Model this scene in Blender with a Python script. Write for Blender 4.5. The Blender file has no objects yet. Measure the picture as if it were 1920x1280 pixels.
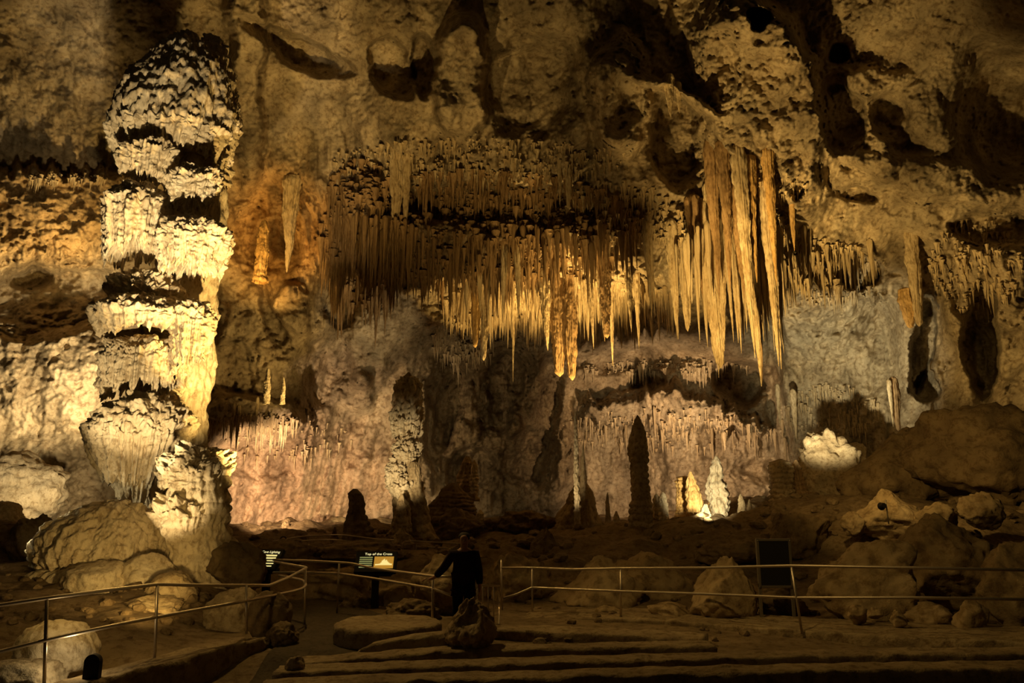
import bpy, bmesh, math, random
import numpy as np
from mathutils import Vector, Matrix

random.seed(7)
RNG = np.random.default_rng(11)
S = bpy.context.scene
COL = S.collection

# ------------------------------------------------------------------ camera, world, exposure
FPX, PITCH, CZ = 1400.0, math.radians(11.7), 2.36
cam = bpy.data.objects.new('camera', bpy.data.cameras.new('camera'))
cam.data.sensor_width = 36.0
cam.data.lens = FPX / 1920 * 36.0
cam.data.clip_end = 300
cam.location = (0, 0, CZ)
cam.rotation_euler = (math.pi / 2 + PITCH, 0, 0)
COL.objects.link(cam)
S.camera = cam
S.view_settings.view_transform = 'Standard'
S.view_settings.look = 'None'
S.view_settings.exposure = 0.0
S.view_settings.gamma = 1.0
S.view_settings.use_curve_mapping = False
W = bpy.data.worlds.new('cavern_ambient')  # warm ambient added in place of light bounced from the unseen cavern
W.use_nodes = True
W.node_tree.nodes['Background'].inputs[0].default_value = (1.0, 0.66, 0.27, 1)
W.node_tree.nodes['Background'].inputs[1].default_value = 0.007
S.world = W
S.cycles.max_bounces = 4
S.cycles.diffuse_bounces = 3
S.cycles.use_light_tree = True
S.cycles.sample_clamp_indirect = 3.0

CA, SA = math.cos(PITCH), math.sin(PITCH)


def at(px, py, D):
    """the place seen at that point of the photograph, D metres in front of the camera"""
    u = (px - 960) / FPX
    v = (640 - py) / FPX
    f = CA - v * SA
    return Vector((u / f * D, D, CZ + (SA + v * CA) / f * D))


def at_np(px, py, D):
    u = (px - 960) / FPX
    v = (640 - py) / FPX
    f = CA - v * SA
    return np.stack([u / f * D, D + 0 * u, CZ + (SA + v * CA) / f * D], -1)


WARM = (1.0, 0.63, 0.19)
AMBER = (1.0, 0.55, 0.13)
PALE = (1.0, 0.74, 0.38)
COOL = (1.0, 0.84, 0.50)
ROSE = (1.0, 0.66, 0.36)


def spot(name, pos, tgt, watts, deg, color=WARM, blend=0.6, size=0.12):
    l = bpy.data.lights.new(name, 'SPOT')
    l.energy = watts
    l.color = color
    l.spot_size = math.radians(deg)
    l.spot_blend = blend
    l.shadow_soft_size = size
    o = bpy.data.objects.new(name, l)
    o.location = pos
    o.rotation_euler = (Vector(tgt) - Vector(pos)).to_track_quat('-Z', 'Y').to_euler()
    COL.objects.link(o)
    return o


def point(name, pos, watts, color=WARM, size=0.1):
    l = bpy.data.lights.new(name, 'POINT')
    l.energy = watts
    l.color = color
    l.shadow_soft_size = size
    o = bpy.data.objects.new(name, l)
    o.location = pos
    COL.objects.link(o)
    return o


# the cave's floodlights, fixtures not built; some added as fill, several in mid-air
spot('column_floodlight', at(150, 1040, 13.5), at(300, 600, 20), 2700, 44, PALE, 0.5)
spot('column_crown_floodlight', at(180, 1085, 12.4), at(308, 270, 20), 8200, 32, PALE, 0.8)
spot('left_wall_floodlight', at(195, 790, 24), at(50, 650, 28), 3800, 78, PALE, 0.8)
spot('left_ledge_floodlight', at(170, 620, 25.5), at(80, 400, 27.5), 1900, 75, WARM, 0.8)
spot('left_boulder_floodlight', at(160, 950, 21.5), at(40, 890, 26), 900, 60, PALE, 0.7)
spot('alcove_floodlight', at(440, 600, 28.0), at(520, 440, 33), 1250, 66, AMBER, 0.6)
spot('rose_wall_floodlight', at(500, 955, 30), at(545, 870, 38), 5000, 78, ROSE, 0.8)
spot('wall_foot_floodlight', at(690, 975, 37.5), at(670, 930, 41), 800, 120, PALE, 0.8)
spot('fringe_floodlight', at(1150, 900, 30.0), at(1080, 560, 33), 11000, 52, WARM, 0.6)
spot('fringe_side_floodlight', at(960, 880, 33), at(900, 560, 35), 4200, 44, WARM, 0.6)
spot('stalactite_floodlight', at(1265, 960, 20), at(1378, 590, 27), 13500, 36, WARM, 0.7)
spot('curtain_floodlight', at(1480, 890, 27.3), at(1580, 690, 35.5), 7000, 50, COOL, 1.0)
spot('slope_floodlight', at(1180, 970, 21.5), at(1410, 220, 26), 8000, 42, WARM, 0.8)
spot('back_wall_floodlight', at(1270, 930, 35), at(1260, 850, 42), 5600, 84, ROSE, 0.8)
spot('back_wall_left_floodlight', at(850, 920, 35), at(880, 820, 41), 700, 90, PALE, 0.8)
spot('stalagmite_floodlight', at(1330, 965, 25), at(1320, 915, 30), 2000, 45, COOL, 0.7)
spot('banded_column_floodlight', at(690, 975, 24.5), at(758, 850, 29), 850, 46, PALE, 0.8)
spot('mound_floodlight', at(30, 990, 17.0), at(110, 1000, 17.6), 170, 110, COOL, 0.8)
spot('stump_floodlight', at(170, 1070, 14.6), at(355, 915, 17.5), 620, 36, PALE, 0.7)
spot('middle_wall_floodlight', at(780, 900, 31), at(700, 650, 36), 1600, 36, PALE, 0.8)
spot('drapery_fill', at(820, 1000, 17), at(860, 420, 29), 1500, 36, WARM, 0.9)  # added fill from the front for the otherwise dark draperies
spot('upper_left_floodlight', at(560, 1000, 17), at(330, 130, 27), 7000, 62, WARM, 0.9)
spot('upper_middle_floodlight', at(560, 1000, 17), at(760, 110, 27), 4200, 46, WARM, 0.9)
spot('right_wall_floodlight', at(1560, 760, 26.5), at(1830, 560, 29), 1900, 70, WARM, 0.8)
spot('right_band_floodlight', at(1300, 980, 22), at(1760, 370, 28), 4200, 36, WARM, 0.8)
spot('hill_fill', at(1500, 640, 16), at(1720, 900, 24), 1400, 60, WARM, 0.9)  # added in mid-air to brighten the right hill
spot('fringe_front_fill', at(1150, 985, 20), at(1020, 560, 31), 3700, 34, WARM, 0.8)  # added front fill for the backlit brown curtains
spot('mushroom_floodlight', at(150, 1040, 13.5), at(262, 815, 19.5), 520, 22, PALE, 0.6)
spot('mound_front_floodlight', at(330, 1120, 12.0), at(190, 1030, 17), 520, 56, WARM, 0.9)
spot('alcove_low_floodlight', at(620, 840, 29), at(510, 610, 33), 1500, 64, WARM, 0.8)
spot('ground_light', at(120, 900, 9.0), at(240, 1150, 13.5), 150, 80, WARM, 0.9)
spot('upper_dome_fill', at(900, 1000, 18), at(1040, 190, 27), 1500, 34, WARM, 0.9)  # weak added fill for the upper centre of the ceiling
spot('pole_floodlight', at(1040, 985, 27.0), at(1085, 880, 29), 260, 60, PALE, 0.8)
spot('foreground_fill', (-5.0, 17.0, 9.5), (0.5, 10.5, 0.0), 1100, 80, WARM, 0.9)  # added overhead fill, grazes the bench tops and leaves their faces dark
spot('boulder_fill', (0.0, 9.0, 8.0), (7.5, 17.5, 1.0), 560, 80, WARM, 0.9)  # added fill hung above the path for the right boulders


# ------------------------------------------------------------------ numpy noise
_P = np.concatenate([RNG.permutation(256)] * 3).astype(np.int32)
_G = RNG.normal(size=(256, 3)).astype(np.float32)
_G /= np.linalg.norm(_G, axis=1, keepdims=True)


def perlin(p):
    p = np.asarray(p, np.float32)
    sh = p.shape[:-1]
    p = p.reshape(-1, 3)
    i = np.floor(p).astype(np.int32)
    f = p - i
    i &= 255
    w = f * f * f * (f * (f * 6 - 15) + 10)
    out = np.zeros(len(p), np.float32)
    for dx in (0, 1):
        wx = w[:, 0] if dx else 1 - w[:, 0]
        hx = _P[i[:, 0] + dx]
        for dy in (0, 1):
            wy = w[:, 1] if dy else 1 - w[:, 1]
            hy = _P[hx + i[:, 1] + dy]
            for dz in (0, 1):
                wz = w[:, 2] if dz else 1 - w[:, 2]
                g = _G[_P[hy + i[:, 2] + dz]]
                out += wx * wy * wz * (g[:, 0] * (f[:, 0] - dx) + g[:, 1] * (f[:, 1] - dy) + g[:, 2] * (f[:, 2] - dz))
    return out.reshape(sh) * 1.5


def fbm(p, octs=4, gain=0.5):
    p = np.asarray(p, np.float32)
    a, s, r = 1.0, 1.0, 0
    for k in range(octs):
        r = r + a * perlin(p * s + 17.3 * k)
        a *= gain
        s *= 2.03
    return r


def billow(p, octs=3, gain=0.5):
    p = np.asarray(p, np.float32)
    a, s, r = 1.0, 1.0, 0
    for k in range(octs):
        r = r + a * (np.abs(perlin(p * s + 9.1 * k)) * 2 - 0.5)
        a *= gain
        s *= 2.1
    return r


def sst(x, a, b):
    t = np.clip((x - a) / (b - a), 0, 1)
    return t * t * (3 - 2 * t)


# ------------------------------------------------------------------ object helpers
def mesh_np(name, verts, faces, mat, parent=None, smooth=True):
    """verts (n,3), faces (m,4) or (m,3) arrays, one object"""
    me = bpy.data.meshes.new(name)
    verts = np.asarray(verts, np.float32)
    faces = np.asarray(faces, np.int32)
    k = faces.shape[1]
    me.vertices.add(len(verts))
    me.vertices.foreach_set('co', verts.ravel())
    me.loops.add(faces.size)
    me.loops.foreach_set('vertex_index', faces.ravel())
    me.polygons.add(len(faces))
    me.polygons.foreach_set('loop_start', np.arange(0, faces.size, k, dtype=np.int32))
    me.polygons.foreach_set('loop_total', np.full(len(faces), k, np.int32))
    me.update(calc_edges=True)
    me.validate()
    me.polygons.foreach_set('use_smooth', np.full(len(me.polygons), smooth))
    me.materials.append(mat)
    o = bpy.data.objects.new(name, me)
    COL.objects.link(o)
    if parent is not None:
        o.parent = parent
    return o


def grid_faces(nu, nv, wrap=False):
    """(nv rows, nu columns) vertex grid -> quads"""
    j, i = np.meshgrid(np.arange(nv - 1), np.arange(nu if wrap else nu - 1), indexing='ij')
    i2 = (i + 1) % nu
    a = j * nu + i
    b = j * nu + i2
    return np.stack([a, b, b + nu, a + nu], -1).reshape(-1, 4)


def tag(o, label, cat, group=None, kind=None):
    o['label'] = label
    o['category'] = cat
    if group:
        o['group'] = group
    if kind:
        o['kind'] = kind
    return o


def empty(name, loc, label, cat, group=None):
    o = bpy.data.objects.new(name, None)
    o.empty_display_size = 0.2
    o.location = loc
    COL.objects.link(o)
    return tag(o, label, cat, group)


def bm_obj(name, bm, mat, parent=None, smooth=False):
    me = bpy.data.meshes.new(name)
    bmesh.ops.recalc_face_normals(bm, faces=bm.faces[:])
    bm.to_mesh(me)
    bm.free()
    me.materials.append(mat)
    for p in me.polygons:
        p.use_smooth = smooth
    o = bpy.data.objects.new(name, me)
    COL.objects.link(o)
    if parent is not None:
        o.parent = parent
    return o


def box(bm, c, s, rot=None, bevel=0.0):
    m = Matrix.Translation(c) @ (rot.to_4x4() if rot else Matrix()) @ Matrix.Diagonal((s[0], s[1], s[2], 1))
    r = bmesh.ops.create_cube(bm, size=1, matrix=m)
    if bevel:
        es = list({e for v in r['verts'] for e in v.link_edges})
        bmesh.ops.bevel(bm, geom=es, offset=bevel, segments=2, affect='EDGES')


def tube_arrays(pts, rad, n=10, smooth_n=0):
    """swept round bar along points (numpy)"""
    P = np.array([tuple(p) for p in pts], float)
    if smooth_n:
        Q = []
        for k in range(len(P) - 1):
            p0, p1, p2, p3 = P[max(k - 1, 0)], P[k], P[k + 1], P[min(k + 2, len(P) - 1)]
            for t in np.linspace(0, 1, smooth_n, endpoint=False):
                Q.append(0.5 * ((2 * p1) + (-p0 + p2) * t + (2 * p0 - 5 * p1 + 4 * p2 - p3) * t * t + (-p0 + 3 * p1 - 3 * p2 + p3) * t ** 3))
        Q.append(P[-1])
        P = np.array(Q)
    T = np.gradient(P, axis=0)
    T /= np.linalg.norm(T, axis=1, keepdims=True) + 1e-9
    ref = np.array([0, 0, 1.0]) if abs(T[0][2]) < 0.9 else np.array([1.0, 0, 0])
    A = np.cross(T, ref)
    A /= np.linalg.norm(A, axis=1, keepdims=True) + 1e-9
    B = np.cross(A, T)
    r = np.broadcast_to(np.asarray(rad, float), (len(P),)) if np.ndim(rad) == 0 else np.asarray(rad)
    th = np.linspace(0, 2 * np.pi, n, endpoint=False)
    V = P[:, None] + r[:, None, None] * (np.cos(th)[None, :, None] * A[:, None] + np.sin(th)[None, :, None] * B[:, None])
    V = V.reshape(-1, 3)
    F = grid_faces(n, len(P), True)
    nv = len(V)
    V = np.vstack([V, P[:1], P[-1:]])
    caps = []
    for i in range(n):
        caps.append([nv, (i + 1) % n, i, i])
        caps.append([nv + 1, nv - n + i, nv - n + (i + 1) % n, nv - n + (i + 1) % n])
    return V, F, np.array(caps)


def tube(name, pts, rad, mat, parent=None, n=10, smooth_n=0):
    V, F, C = tube_arrays(pts, rad, n, smooth_n)
    me = bpy.data.meshes.new(name)
    me.from_pydata([tuple(v) for v in V], [], [tuple(f) for f in F] + [tuple(dict.fromkeys(f)) for f in C.tolist()])
    me.update()
    for p in me.polygons:
        p.use_smooth = True
    me.materials.append(mat)
    o = bpy.data.objects.new(name, me)
    COL.objects.link(o)
    if parent is not None:
        o.parent = parent
    return o


# ------------------------------------------------------------------ materials
def rock_mat(name, c1, c2, c3, scale=1.0, bump=0.5, rough=0.85, stretch=1.0, tint=False, spec=0.25, fine=1.0):
    m = bpy.data.materials.new(name)
    m.use_nodes = True
    nt = m.node_tree
    N, L = nt.nodes, nt.links
    b = N['Principled BSDF']
    b.inputs['Roughness'].default_value = rough
    b.inputs['Specular IOR Level'].default_value = spec
    tc = N.new('ShaderNodeTexCoord')
    mp = N.new('ShaderNodeMapping')
    mp.inputs['Scale'].default_value = (scale, scale, scale / stretch)
    L.new(tc.outputs['Object'], mp.inputs[0])
    n1 = N.new('ShaderNodeTexNoise')
    n1.inputs['Scale'].default_value = 0.7
    n1.inputs['Detail'].default_value = 8
    n1.inputs['Roughness'].default_value = 0.62
    L.new(mp.outputs[0], n1.inputs['Vector'])
    r = N.new('ShaderNodeValToRGB')
    r.color_ramp.elements[0].position = 0.32
    r.color_ramp.elements[0].color = (*c1, 1)
    r.color_ramp.elements[1].position = 0.70
    r.color_ramp.elements[1].color = (*c3, 1)
    e = r.color_ramp.elements.new(0.5)
    e.color = (*c2, 1)
    L.new(n1.outputs['Fac'], r.inputs[0])
    # small dark specks and pits of the rock itself
    n2 = N.new('ShaderNodeTexNoise')
    n2.inputs['Scale'].default_value = 5.0 * fine
    n2.inputs['Detail'].default_value = 5
    n2.inputs['Roughness'].default_value = 0.7
    L.new(mp.outputs[0], n2.inputs['Vector'])
    r2 = N.new('ShaderNodeValToRGB')
    r2.color_ramp.elements[0].position = 0.36
    r2.color_ramp.elements[0].color = (0.45, 0.38, 0.30, 1)
    r2.color_ramp.elements[1].position = 0.52
    r2.color_ramp.elements[1].color = (1, 1, 1, 1)
    L.new(n2.outputs['Fac'], r2.inputs[0])
    mx = N.new('ShaderNodeMix')
    mx.data_type = 'RGBA'
    mx.blend_type = 'MULTIPLY'
    mx.inputs[0].default_value = 0.8
    L.new(r.outputs[0], mx.inputs[6])
    L.new(r2.outputs[0], mx.inputs[7])
    out = mx.outputs[2]
    if tint:
        va = N.new('ShaderNodeVertexColor')
        va.layer_name = 'rock_tone'
        m2 = N.new('ShaderNodeMix')
        m2.data_type = 'RGBA'
        m2.blend_type = 'MULTIPLY'
        m2.inputs[0].default_value = 1.0
        L.new(out, m2.inputs[6])
        L.new(va.outputs[0], m2.inputs[7])
        out = m2.outputs[2]
    L.new(out, b.inputs['Base Color'])
    n3 = N.new('ShaderNodeTexNoise')
    n3.inputs['Scale'].default_value = 3.2 * fine
    n3.inputs['Detail'].default_value = 7
    n3.inputs['Roughness'].default_value = 0.66
    L.new(mp.outputs[0], n3.inputs['Vector'])
    bp = N.new('ShaderNodeBump')
    bp.inputs['Strength'].default_value = bump
    bp.inputs['Distance'].default_value = 0.12
    L.new(n3.outputs['Fac'], bp.inputs['Height'])
    L.new(bp.outputs[0], b.inputs['Normal'])
    return m


def plain(name, col, rough=0.6, metal=0.0, emit=None, strength=0.0, bump=0.0, bscale=60):
    m = bpy.data.materials.new(name)
    m.use_nodes = True
    nt = m.node_tree
    b = nt.nodes['Principled BSDF']
    n = nt.nodes.new('ShaderNodeTexNoise')
    n.inputs['Scale'].default_value = bscale
    n.inputs['Detail'].default_value = 4
    r = nt.nodes.new('ShaderNodeValToRGB')
    r.color_ramp.elements[0].color = (*[c * 0.75 for c in col], 1)
    r.color_ramp.elements[1].color = (*[min(1, c * 1.2) for c in col], 1)
    tc = nt.nodes.new('ShaderNodeTexCoord')
    nt.links.new(tc.outputs['Object'], n.inputs['Vector'])
    nt.links.new(n.outputs['Fac'], r.inputs[0])
    nt.links.new(r.outputs[0], b.inputs['Base Color'])
    b.inputs['Roughness'].default_value = rough
    b.inputs['Metallic'].default_value = metal
    b.inputs['Specular IOR Level'].default_value = 0.5 if metal else 0.15
    if emit:
        b.inputs['Emission Color'].default_value = (*emit, 1)
        b.inputs['Emission Strength'].default_value = strength
    if bump:
        bp = nt.nodes.new('ShaderNodeBump')
        bp.inputs['Strength'].default_value = bump
        bp.inputs['Distance'].default_value = 0.02
        nt.links.new(n.outputs['Fac'], bp.inputs['Height'])
        nt.links.new(bp.outputs[0], b.inputs['Normal'])
    return m


M_SHELL = rock_mat('cave_limestone', (0.30, 0.235, 0.15), (0.46, 0.375, 0.25), (0.62, 0.52, 0.36), 0.9, 0.55, tint=True)
M_FLOW = rock_mat('pale_flowstone', (0.50, 0.41, 0.27), (0.66, 0.56, 0.39), (0.78, 0.69, 0.52), 1.6, 0.6, 0.8, 1.6)
M_STAL = rock_mat('stalactite_calcite', (0.42, 0.31, 0.17), (0.58, 0.46, 0.28), (0.72, 0.60, 0.40), 2.2, 0.4, 0.7, 3.0)
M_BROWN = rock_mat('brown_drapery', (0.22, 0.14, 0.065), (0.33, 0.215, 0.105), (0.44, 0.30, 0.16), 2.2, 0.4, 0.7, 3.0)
M_ORANGE = rock_mat('amber_calcite', (0.45, 0.27, 0.09), (0.62, 0.40, 0.15), (0.72, 0.50, 0.24), 2.2, 0.4, 0.7, 3.0)
M_GMITE = rock_mat('stalagmite_stone', (0.30, 0.22, 0.12), (0.44, 0.34, 0.20), (0.58, 0.47, 0.30), 1.6, 0.6, 0.8)
M_BOULDER = rock_mat('boulder_stone', (0.24, 0.17, 0.085), (0.36, 0.265, 0.14), (0.47, 0.36, 0.21), 0.8, 0.6, 0.9)
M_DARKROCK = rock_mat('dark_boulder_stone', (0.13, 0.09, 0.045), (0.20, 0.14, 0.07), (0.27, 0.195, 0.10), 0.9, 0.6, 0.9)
M_FLOOR = rock_mat('cave_floor_earth', (0.13, 0.09, 0.045), (0.21, 0.15, 0.08), (0.30, 0.22, 0.12), 1.1, 0.7, 0.95)
M_PATH = rock_mat('asphalt_path', (0.06, 0.045, 0.028), (0.08, 0.06, 0.036), (0.10, 0.075, 0.045), 3.0, 0.3, 0.95)
M_STONE = rock_mat('laid_stone', (0.22, 0.16, 0.09), (0.33, 0.25, 0.14), (0.42, 0.33, 0.19), 1.5, 0.6, 0.95)
M_STEEL = plain('brushed_rail_steel', (0.55, 0.47, 0.36), 0.38, 0.75)
M_DSTEEL = plain('dark_painted_steel', (0.22, 0.19, 0.14), 0.5, 0.4)
M_BLACK = plain('black_casing', (0.012, 0.010, 0.008), 0.5)

# ------------------------------------------------------------------ cave shell
GX = np.array([-300, 0, 240, 480, 720, 960, 1200, 1440, 1680, 1920, 2220], float)
GY = np.array([-260, 0, 150, 300, 450, 550, 620, 700, 850, 1000, 1100], float)
GD = np.array([
    [20, 20, 21, 22, 22, 22, 22, 21, 20, 18, 17],
    [24, 25, 26, 27, 27, 26, 26, 25, 24, 22, 20],
    [26, 27, 28, 29, 29, 28, 28, 27, 27, 26, 24],
    [27, 28, 29, 31, 30, 29.5, 29, 29, 29, 29, 27],
    [27, 29, 30, 33, 31, 30, 30, 30, 31, 29, 26],
    [27, 29, 30, 34, 33, 31.5, 32, 32, 34, 29, 26],
    [27, 28, 29, 34, 36, 35, 37, 36, 36, 30, 26],
    [27, 28, 29, 34, 38, 39, 40, 39, 37, 30, 26],
    [26, 27, 28, 36, 40, 41, 42, 41, 36, 28, 25],
    [25, 26, 28, 38, 41, 42, 43, 41, 34, 27, 24],
    [25, 26, 28, 38, 41, 42, 43, 41, 34, 27, 24]], float)
NX, NY = 1060, 640
xs = np.linspace(-300, 2220, NX)
ys = np.linspace(-260, 1100, NY)
tmp = np.stack([np.interp(xs, GX, row) for row in GD])
D = np.stack([np.interp(ys, GY, tmp[:, i]) for i in range(NX)], 1)


def blur(a, n, ax):
    pad = [(0, 0), (0, 0)]
    pad[ax] = (n, n)
    c = np.cumsum(np.pad(a, pad, 'edge'), axis=ax)
    k = 2 * n
    if ax == 0:
        r = (c[k:] - c[:-k]) / k
        return r[:a.shape[0]]
    r = (c[:, k:] - c[:, :-k]) / k
    return r[:, :a.shape[1]]


for _ in range(2):
    D = blur(blur(D, 22, 0), 22, 1)
PX, PY = np.meshgrid(xs, ys)
z0 = np.zeros_like(PX)
q1 = np.stack([PX / 120, PY / 120, z0], -1)
wpx = PX + 17 * fbm(q1, 6, 0.57)
wpy = PY + 15 * fbm(q1 + 5, 6, 0.57)
jag = 16 * fbm(np.stack([PX / 18, PY / 400, z0 + 9], -1), 3)


def blob(cx, cy, rx, ry, rot=0, soft=0.35):
    a = math.radians(rot)
    dx, dy = wpx - cx, wpy - cy
    u = (dx * math.cos(a) + dy * math.sin(a)) / rx
    v = (-dx * math.sin(a) + dy * math.cos(a)) / ry
    return 1 - sst(np.sqrt(u * u + v * v), 1 - soft, 1 + soft)


def below(line, width=8):
    """1 under a line given as [(px, py), ...]"""
    yl = np.interp(wpx, [p[0] for p in line], [p[1] for p in line])
    return sst(wpy + jag - yl, -width, width)


# overhanging lips of the stalactite ceiling: the rock steps back under each
fade = sst(PX, 560, 660) * (1 - sst(PX, 1180, 1270))
D = D + 3.2 * fade * below([(560, 500), (760, 540), (900, 535), (1100, 545), (1200, 520)])
fade = sst(PX, 760, 860) * (1 - sst(PX, 1440, 1480))
D = D + 4.2 * fade * below([(800, 610), (1000, 628), (1100, 640), (1250, 620), (1440, 600)])
fade = sst(PX, 1420, 1480) * (1 - sst(PX, 1640, 1700))
D = D + 2.5 * fade * below([(1420, 560), (1500, 545), (1600, 555), (1700, 560)])
fade = sst(PX, 1060, 1110) * (1 - sst(PX, 1480, 1560))
D = D - 3.0 * fade * (1 - below([(1060, 790), (1200, 800), (1400, 815), (1560, 800)])) * below([(1060, 760), (1180, 735), (1260, 725), (1380, 770), (1470, 820)], 16)
# ledges of the left wall
D = D - 1.3 * (1 - sst(PX, 190, 260)) * below([(-300, 330), (60, 325), (210, 318)], 10) * (1 - below([(-300, 520), (40, 490), (210, 470)], 30))

FEATS = [
    (90, 560, 140, 60, -8, 1.7, .3), (60, 690, 170, 110, 0, -.5, .4), (40, 520, 40, 25, 0, 1.0, .3),
    (465, 110, 33, 230, 0, -1.7, .35), (560, 95, 95, 22, 28, 2.0, .4), (868, 150, 52, 120, 0, -2.8, .2),
    (795, 120, 27, 54, 0, 2.6, .2), (735, 130, 36, 52, -20, 1.9, .2), (760, 215, 90, 60, 0, -.9, .35),
    (1000, 160, 90, 90, 0, 1.6, .3), (1165, 180, 52, 105, 0, -2.6, .25), (1105, 180, 45, 150, 20, -.9, .5),
    (1268, 262, 42, 88, -12, 3.4, .18), (1262, 178, 80, 13, 24, -2.0, .35), (1150, 50, 40, 60, 0, 1.0, .4),
    (1430, 190, 110, 220, -18, -2.2, .2), (1425, 32, 23, 19, 0, 2.2, .15), (1345, 130, 45, 60, 0, .8, .3),
    (1572, 210, 42, 75, -15, 2.4, .18), (1665, 215, 42, 30, 30, 1.2, .5), (1575, 105, 25, 15, 0, 1.4, .25),
    (1640, 150, 50, 30, 0, -.8, .4), (1720, 60, 150, 120, 0, .9, .5), (1770, 190, 70, 100, 0, -1.0, .5),
    (1890, 200, 90, 100, 0, 2.2, .5), (1800, 340, 190, 45, 8, -1.0, .4), (1640, 300, 40, 50, -20, -.8, .3),
    (1497, 362, 13, 17, 0, 1.4, .2), (1605, 370, 40, 16, 10, 1.2, .25),
    (1865, 432, 70, 30, 0, 1.6, .25), (1860, 540, 80, 80, 0, -.9, .4),
    (512, 440, 70, 85, 0, 1.3, .5), (550, 582, 30, 48, -15, -1.2, .22), (505, 595, 15, 65, -18, 1.6, .4),
    (590, 690, 60, 60, 30, .9, .4), (640, 550, 40, 60, -30, 1.4, .3), (690, 430, 80, 90, 0, -.6, .4), (700, 640, 50, 95, 8, -1.4, .35),
    (665, 735, 34, 45, 0, -1.1, .3), (590, 720, 30, 70, 0, 1.0, .4), (470, 775, 105, 26, 6, -2.2, .3),
    (480, 850, 90, 32, 6, .8, .4), (440, 700, 50, 60, 0, .8, .4),
    (1385, 715, 55, 42, 20, 3.5, .22), (1570, 690, 95, 130, 0, -.9, .4), (1608, 505, 42, 42, 0, 2.6, .2),
    (1730, 650, 24, 85, 5, 2.8, .2), (1838, 640, 30, 100, 0, 2.8, .22), (1746, 728, 26, 34, 0, 3.2, .18),
    (1790, 700, 34, 130, 0, -1.0, .3), (1650, 800, 35, 60, 0, -.7, .3), (1557, 862, 62, 52, 20, -1.6, .5),
    (1700, 500, 60, 60, 0, .7, .4), (880, 770, 18, 60, 0, -1.2, .5),
    (940, 720, 45, 75, 12, 3.0, .4), (1000, 860, 50, 60, -10, 3.0, .4), (830, 760, 26, 110, 6, 2.4, .5), (1030, 750, 22, 70, 0, 2.0, .5), (890, 880, 40, 40, 0, 2.5, .4), (815, 900, 22, 60, 0, -1.5, .5), (960, 800, 16, 80, -6, -1.6, .5), (1045, 860, 20, 80, 5, -1.5, .5), (900, 700, 12, 70, -8, -1.8, .5), (1000, 760, 40, 90, 0, -.8, .4), (850, 820, 40, 50, 0, -1.0, .3), (1215, 715, 25, 18, 0, 1.5, .2),
    (860, 640, 45, 55, 0, -1.0, .3), (1180, 670, 120, 25, 0, 1.2, .4), (1430, 880, 45, 20, 0, 1.4, .5),
    (930, 385, 180, 40, 0, .9, .4), (1055, 372, 22, 16, 0, 1.3, .2), (820, 370, 120, 40, 0, .7, .4), (1290, 470, 60, 70, 0, .9, .4),
    (600, 200, 90, 100, 0, .5, .5), (300, 60, 120, 90, 0, .5, .5), (1180, 300, 60, 60, 0, -.7, .4),
]
for f in FEATS:
    D = D + f[5] * blob(f[0], f[1], f[2], f[3], f[4], f[6])

DRIP = np.clip(
    blob(720, 420, 150, 130, 0, .4) + blob(960, 450, 330, 150, 0, .4) + blob(1050, 590, 260, 60, 0, .4) + blob(1370, 470, 160, 100, 0, .4)
    + 0.8 * blob(1560, 560, 130, 60, 0, .4) + 0.8 * blob(1250, 820, 230, 70, 0, .4) + 0.7 * blob(1560, 720, 140, 150, 0, .4)
    + 0.6 * blob(900, 280, 330, 60, 0, .5) + 0.5 * blob(1830, 560, 130, 200, 0, .5) + 0.5 * blob(560, 420, 130, 160, 0, .5)
    + 0.9 * blob(920, 790, 180, 170, 0, .5) + 0.5 * blob(560, 880, 230, 120, 0, .5) + 0.5 * blob(100, 200, 260, 180, 0, .5) + 0.4 * blob(980, 850, 250, 130, 0, .5), 0, 1)
POP = np.clip(blob(80, 520, 190, 130, 0, .5) + blob(1400, 220, 190, 210, 0, .5) + 0.8 * blob(570, 900, 200, 110, 0, .5) + 0.7 * blob(1560, 870, 110, 80, 0, .5)
              + 0.6 * blob(470, 780, 130, 60, 0, .5) + 0.8 * blob(1200, 870, 300, 100, 0, .5) + 0.8 * blob(900, 800, 200, 200, 0, .5), 0, 1)

P0 = at_np(PX, PY, D)
SMO = 1 - 0.7 * np.clip(blob(90, 130, 230, 200, 0, .4) + blob(590, 190, 260, 140, 0, .4) + blob(860, 130, 90, 130, 0, .4) + blob(1850, 130, 200, 200, 0, .4), 0, 1)
disp = 0.8 * fbm(P0 / 4.2, 3) * (0.4 + 0.6 * SMO) + SMO * (0.34 * fbm(P0 / 1.3 + 31, 5, 0.56) + 0.14 * billow(P0 / 1.9 + 11, 3))
disp -= 0.24 * SMO * sst(fbm(P0 / 0.55 + 41, 3), 0.42, 0.75)
disp += POP * 0.22 * billow(P0 / 0.8 + 3, 3)
ST = np.array([1, 1, 0.14])
dr = perlin(P0 * ST / 0.42 + 7) + 0.6 * perlin(P0 * ST / 0.2 + 2) + 0.7 * perlin(P0 * np.array([1, 1, .25]) / 0.9 + 13)
disp += DRIP * (0.40 * dr + 0.55 * perlin(P0 * np.array([1, 1, .3]) / 1.7 + 23))
disp += (1 - DRIP) * 0.09 * fbm(P0 * np.array([1, 1, .5]) / 0.3 + 5, 2) + 0.05 * fbm(P0 / 0.14 + 5, 2)
D = D - disp
P = at_np(PX, PY, D)
# rock tones: orange alcove and left ledge, white curtain, rose wall, darker draperies and back wall
st = np.ones(PX.shape + (3,))


def rock_tone(w, c):
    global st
    st = st * (1 - w[..., None]) + st * np.array(c) * w[..., None]


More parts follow.
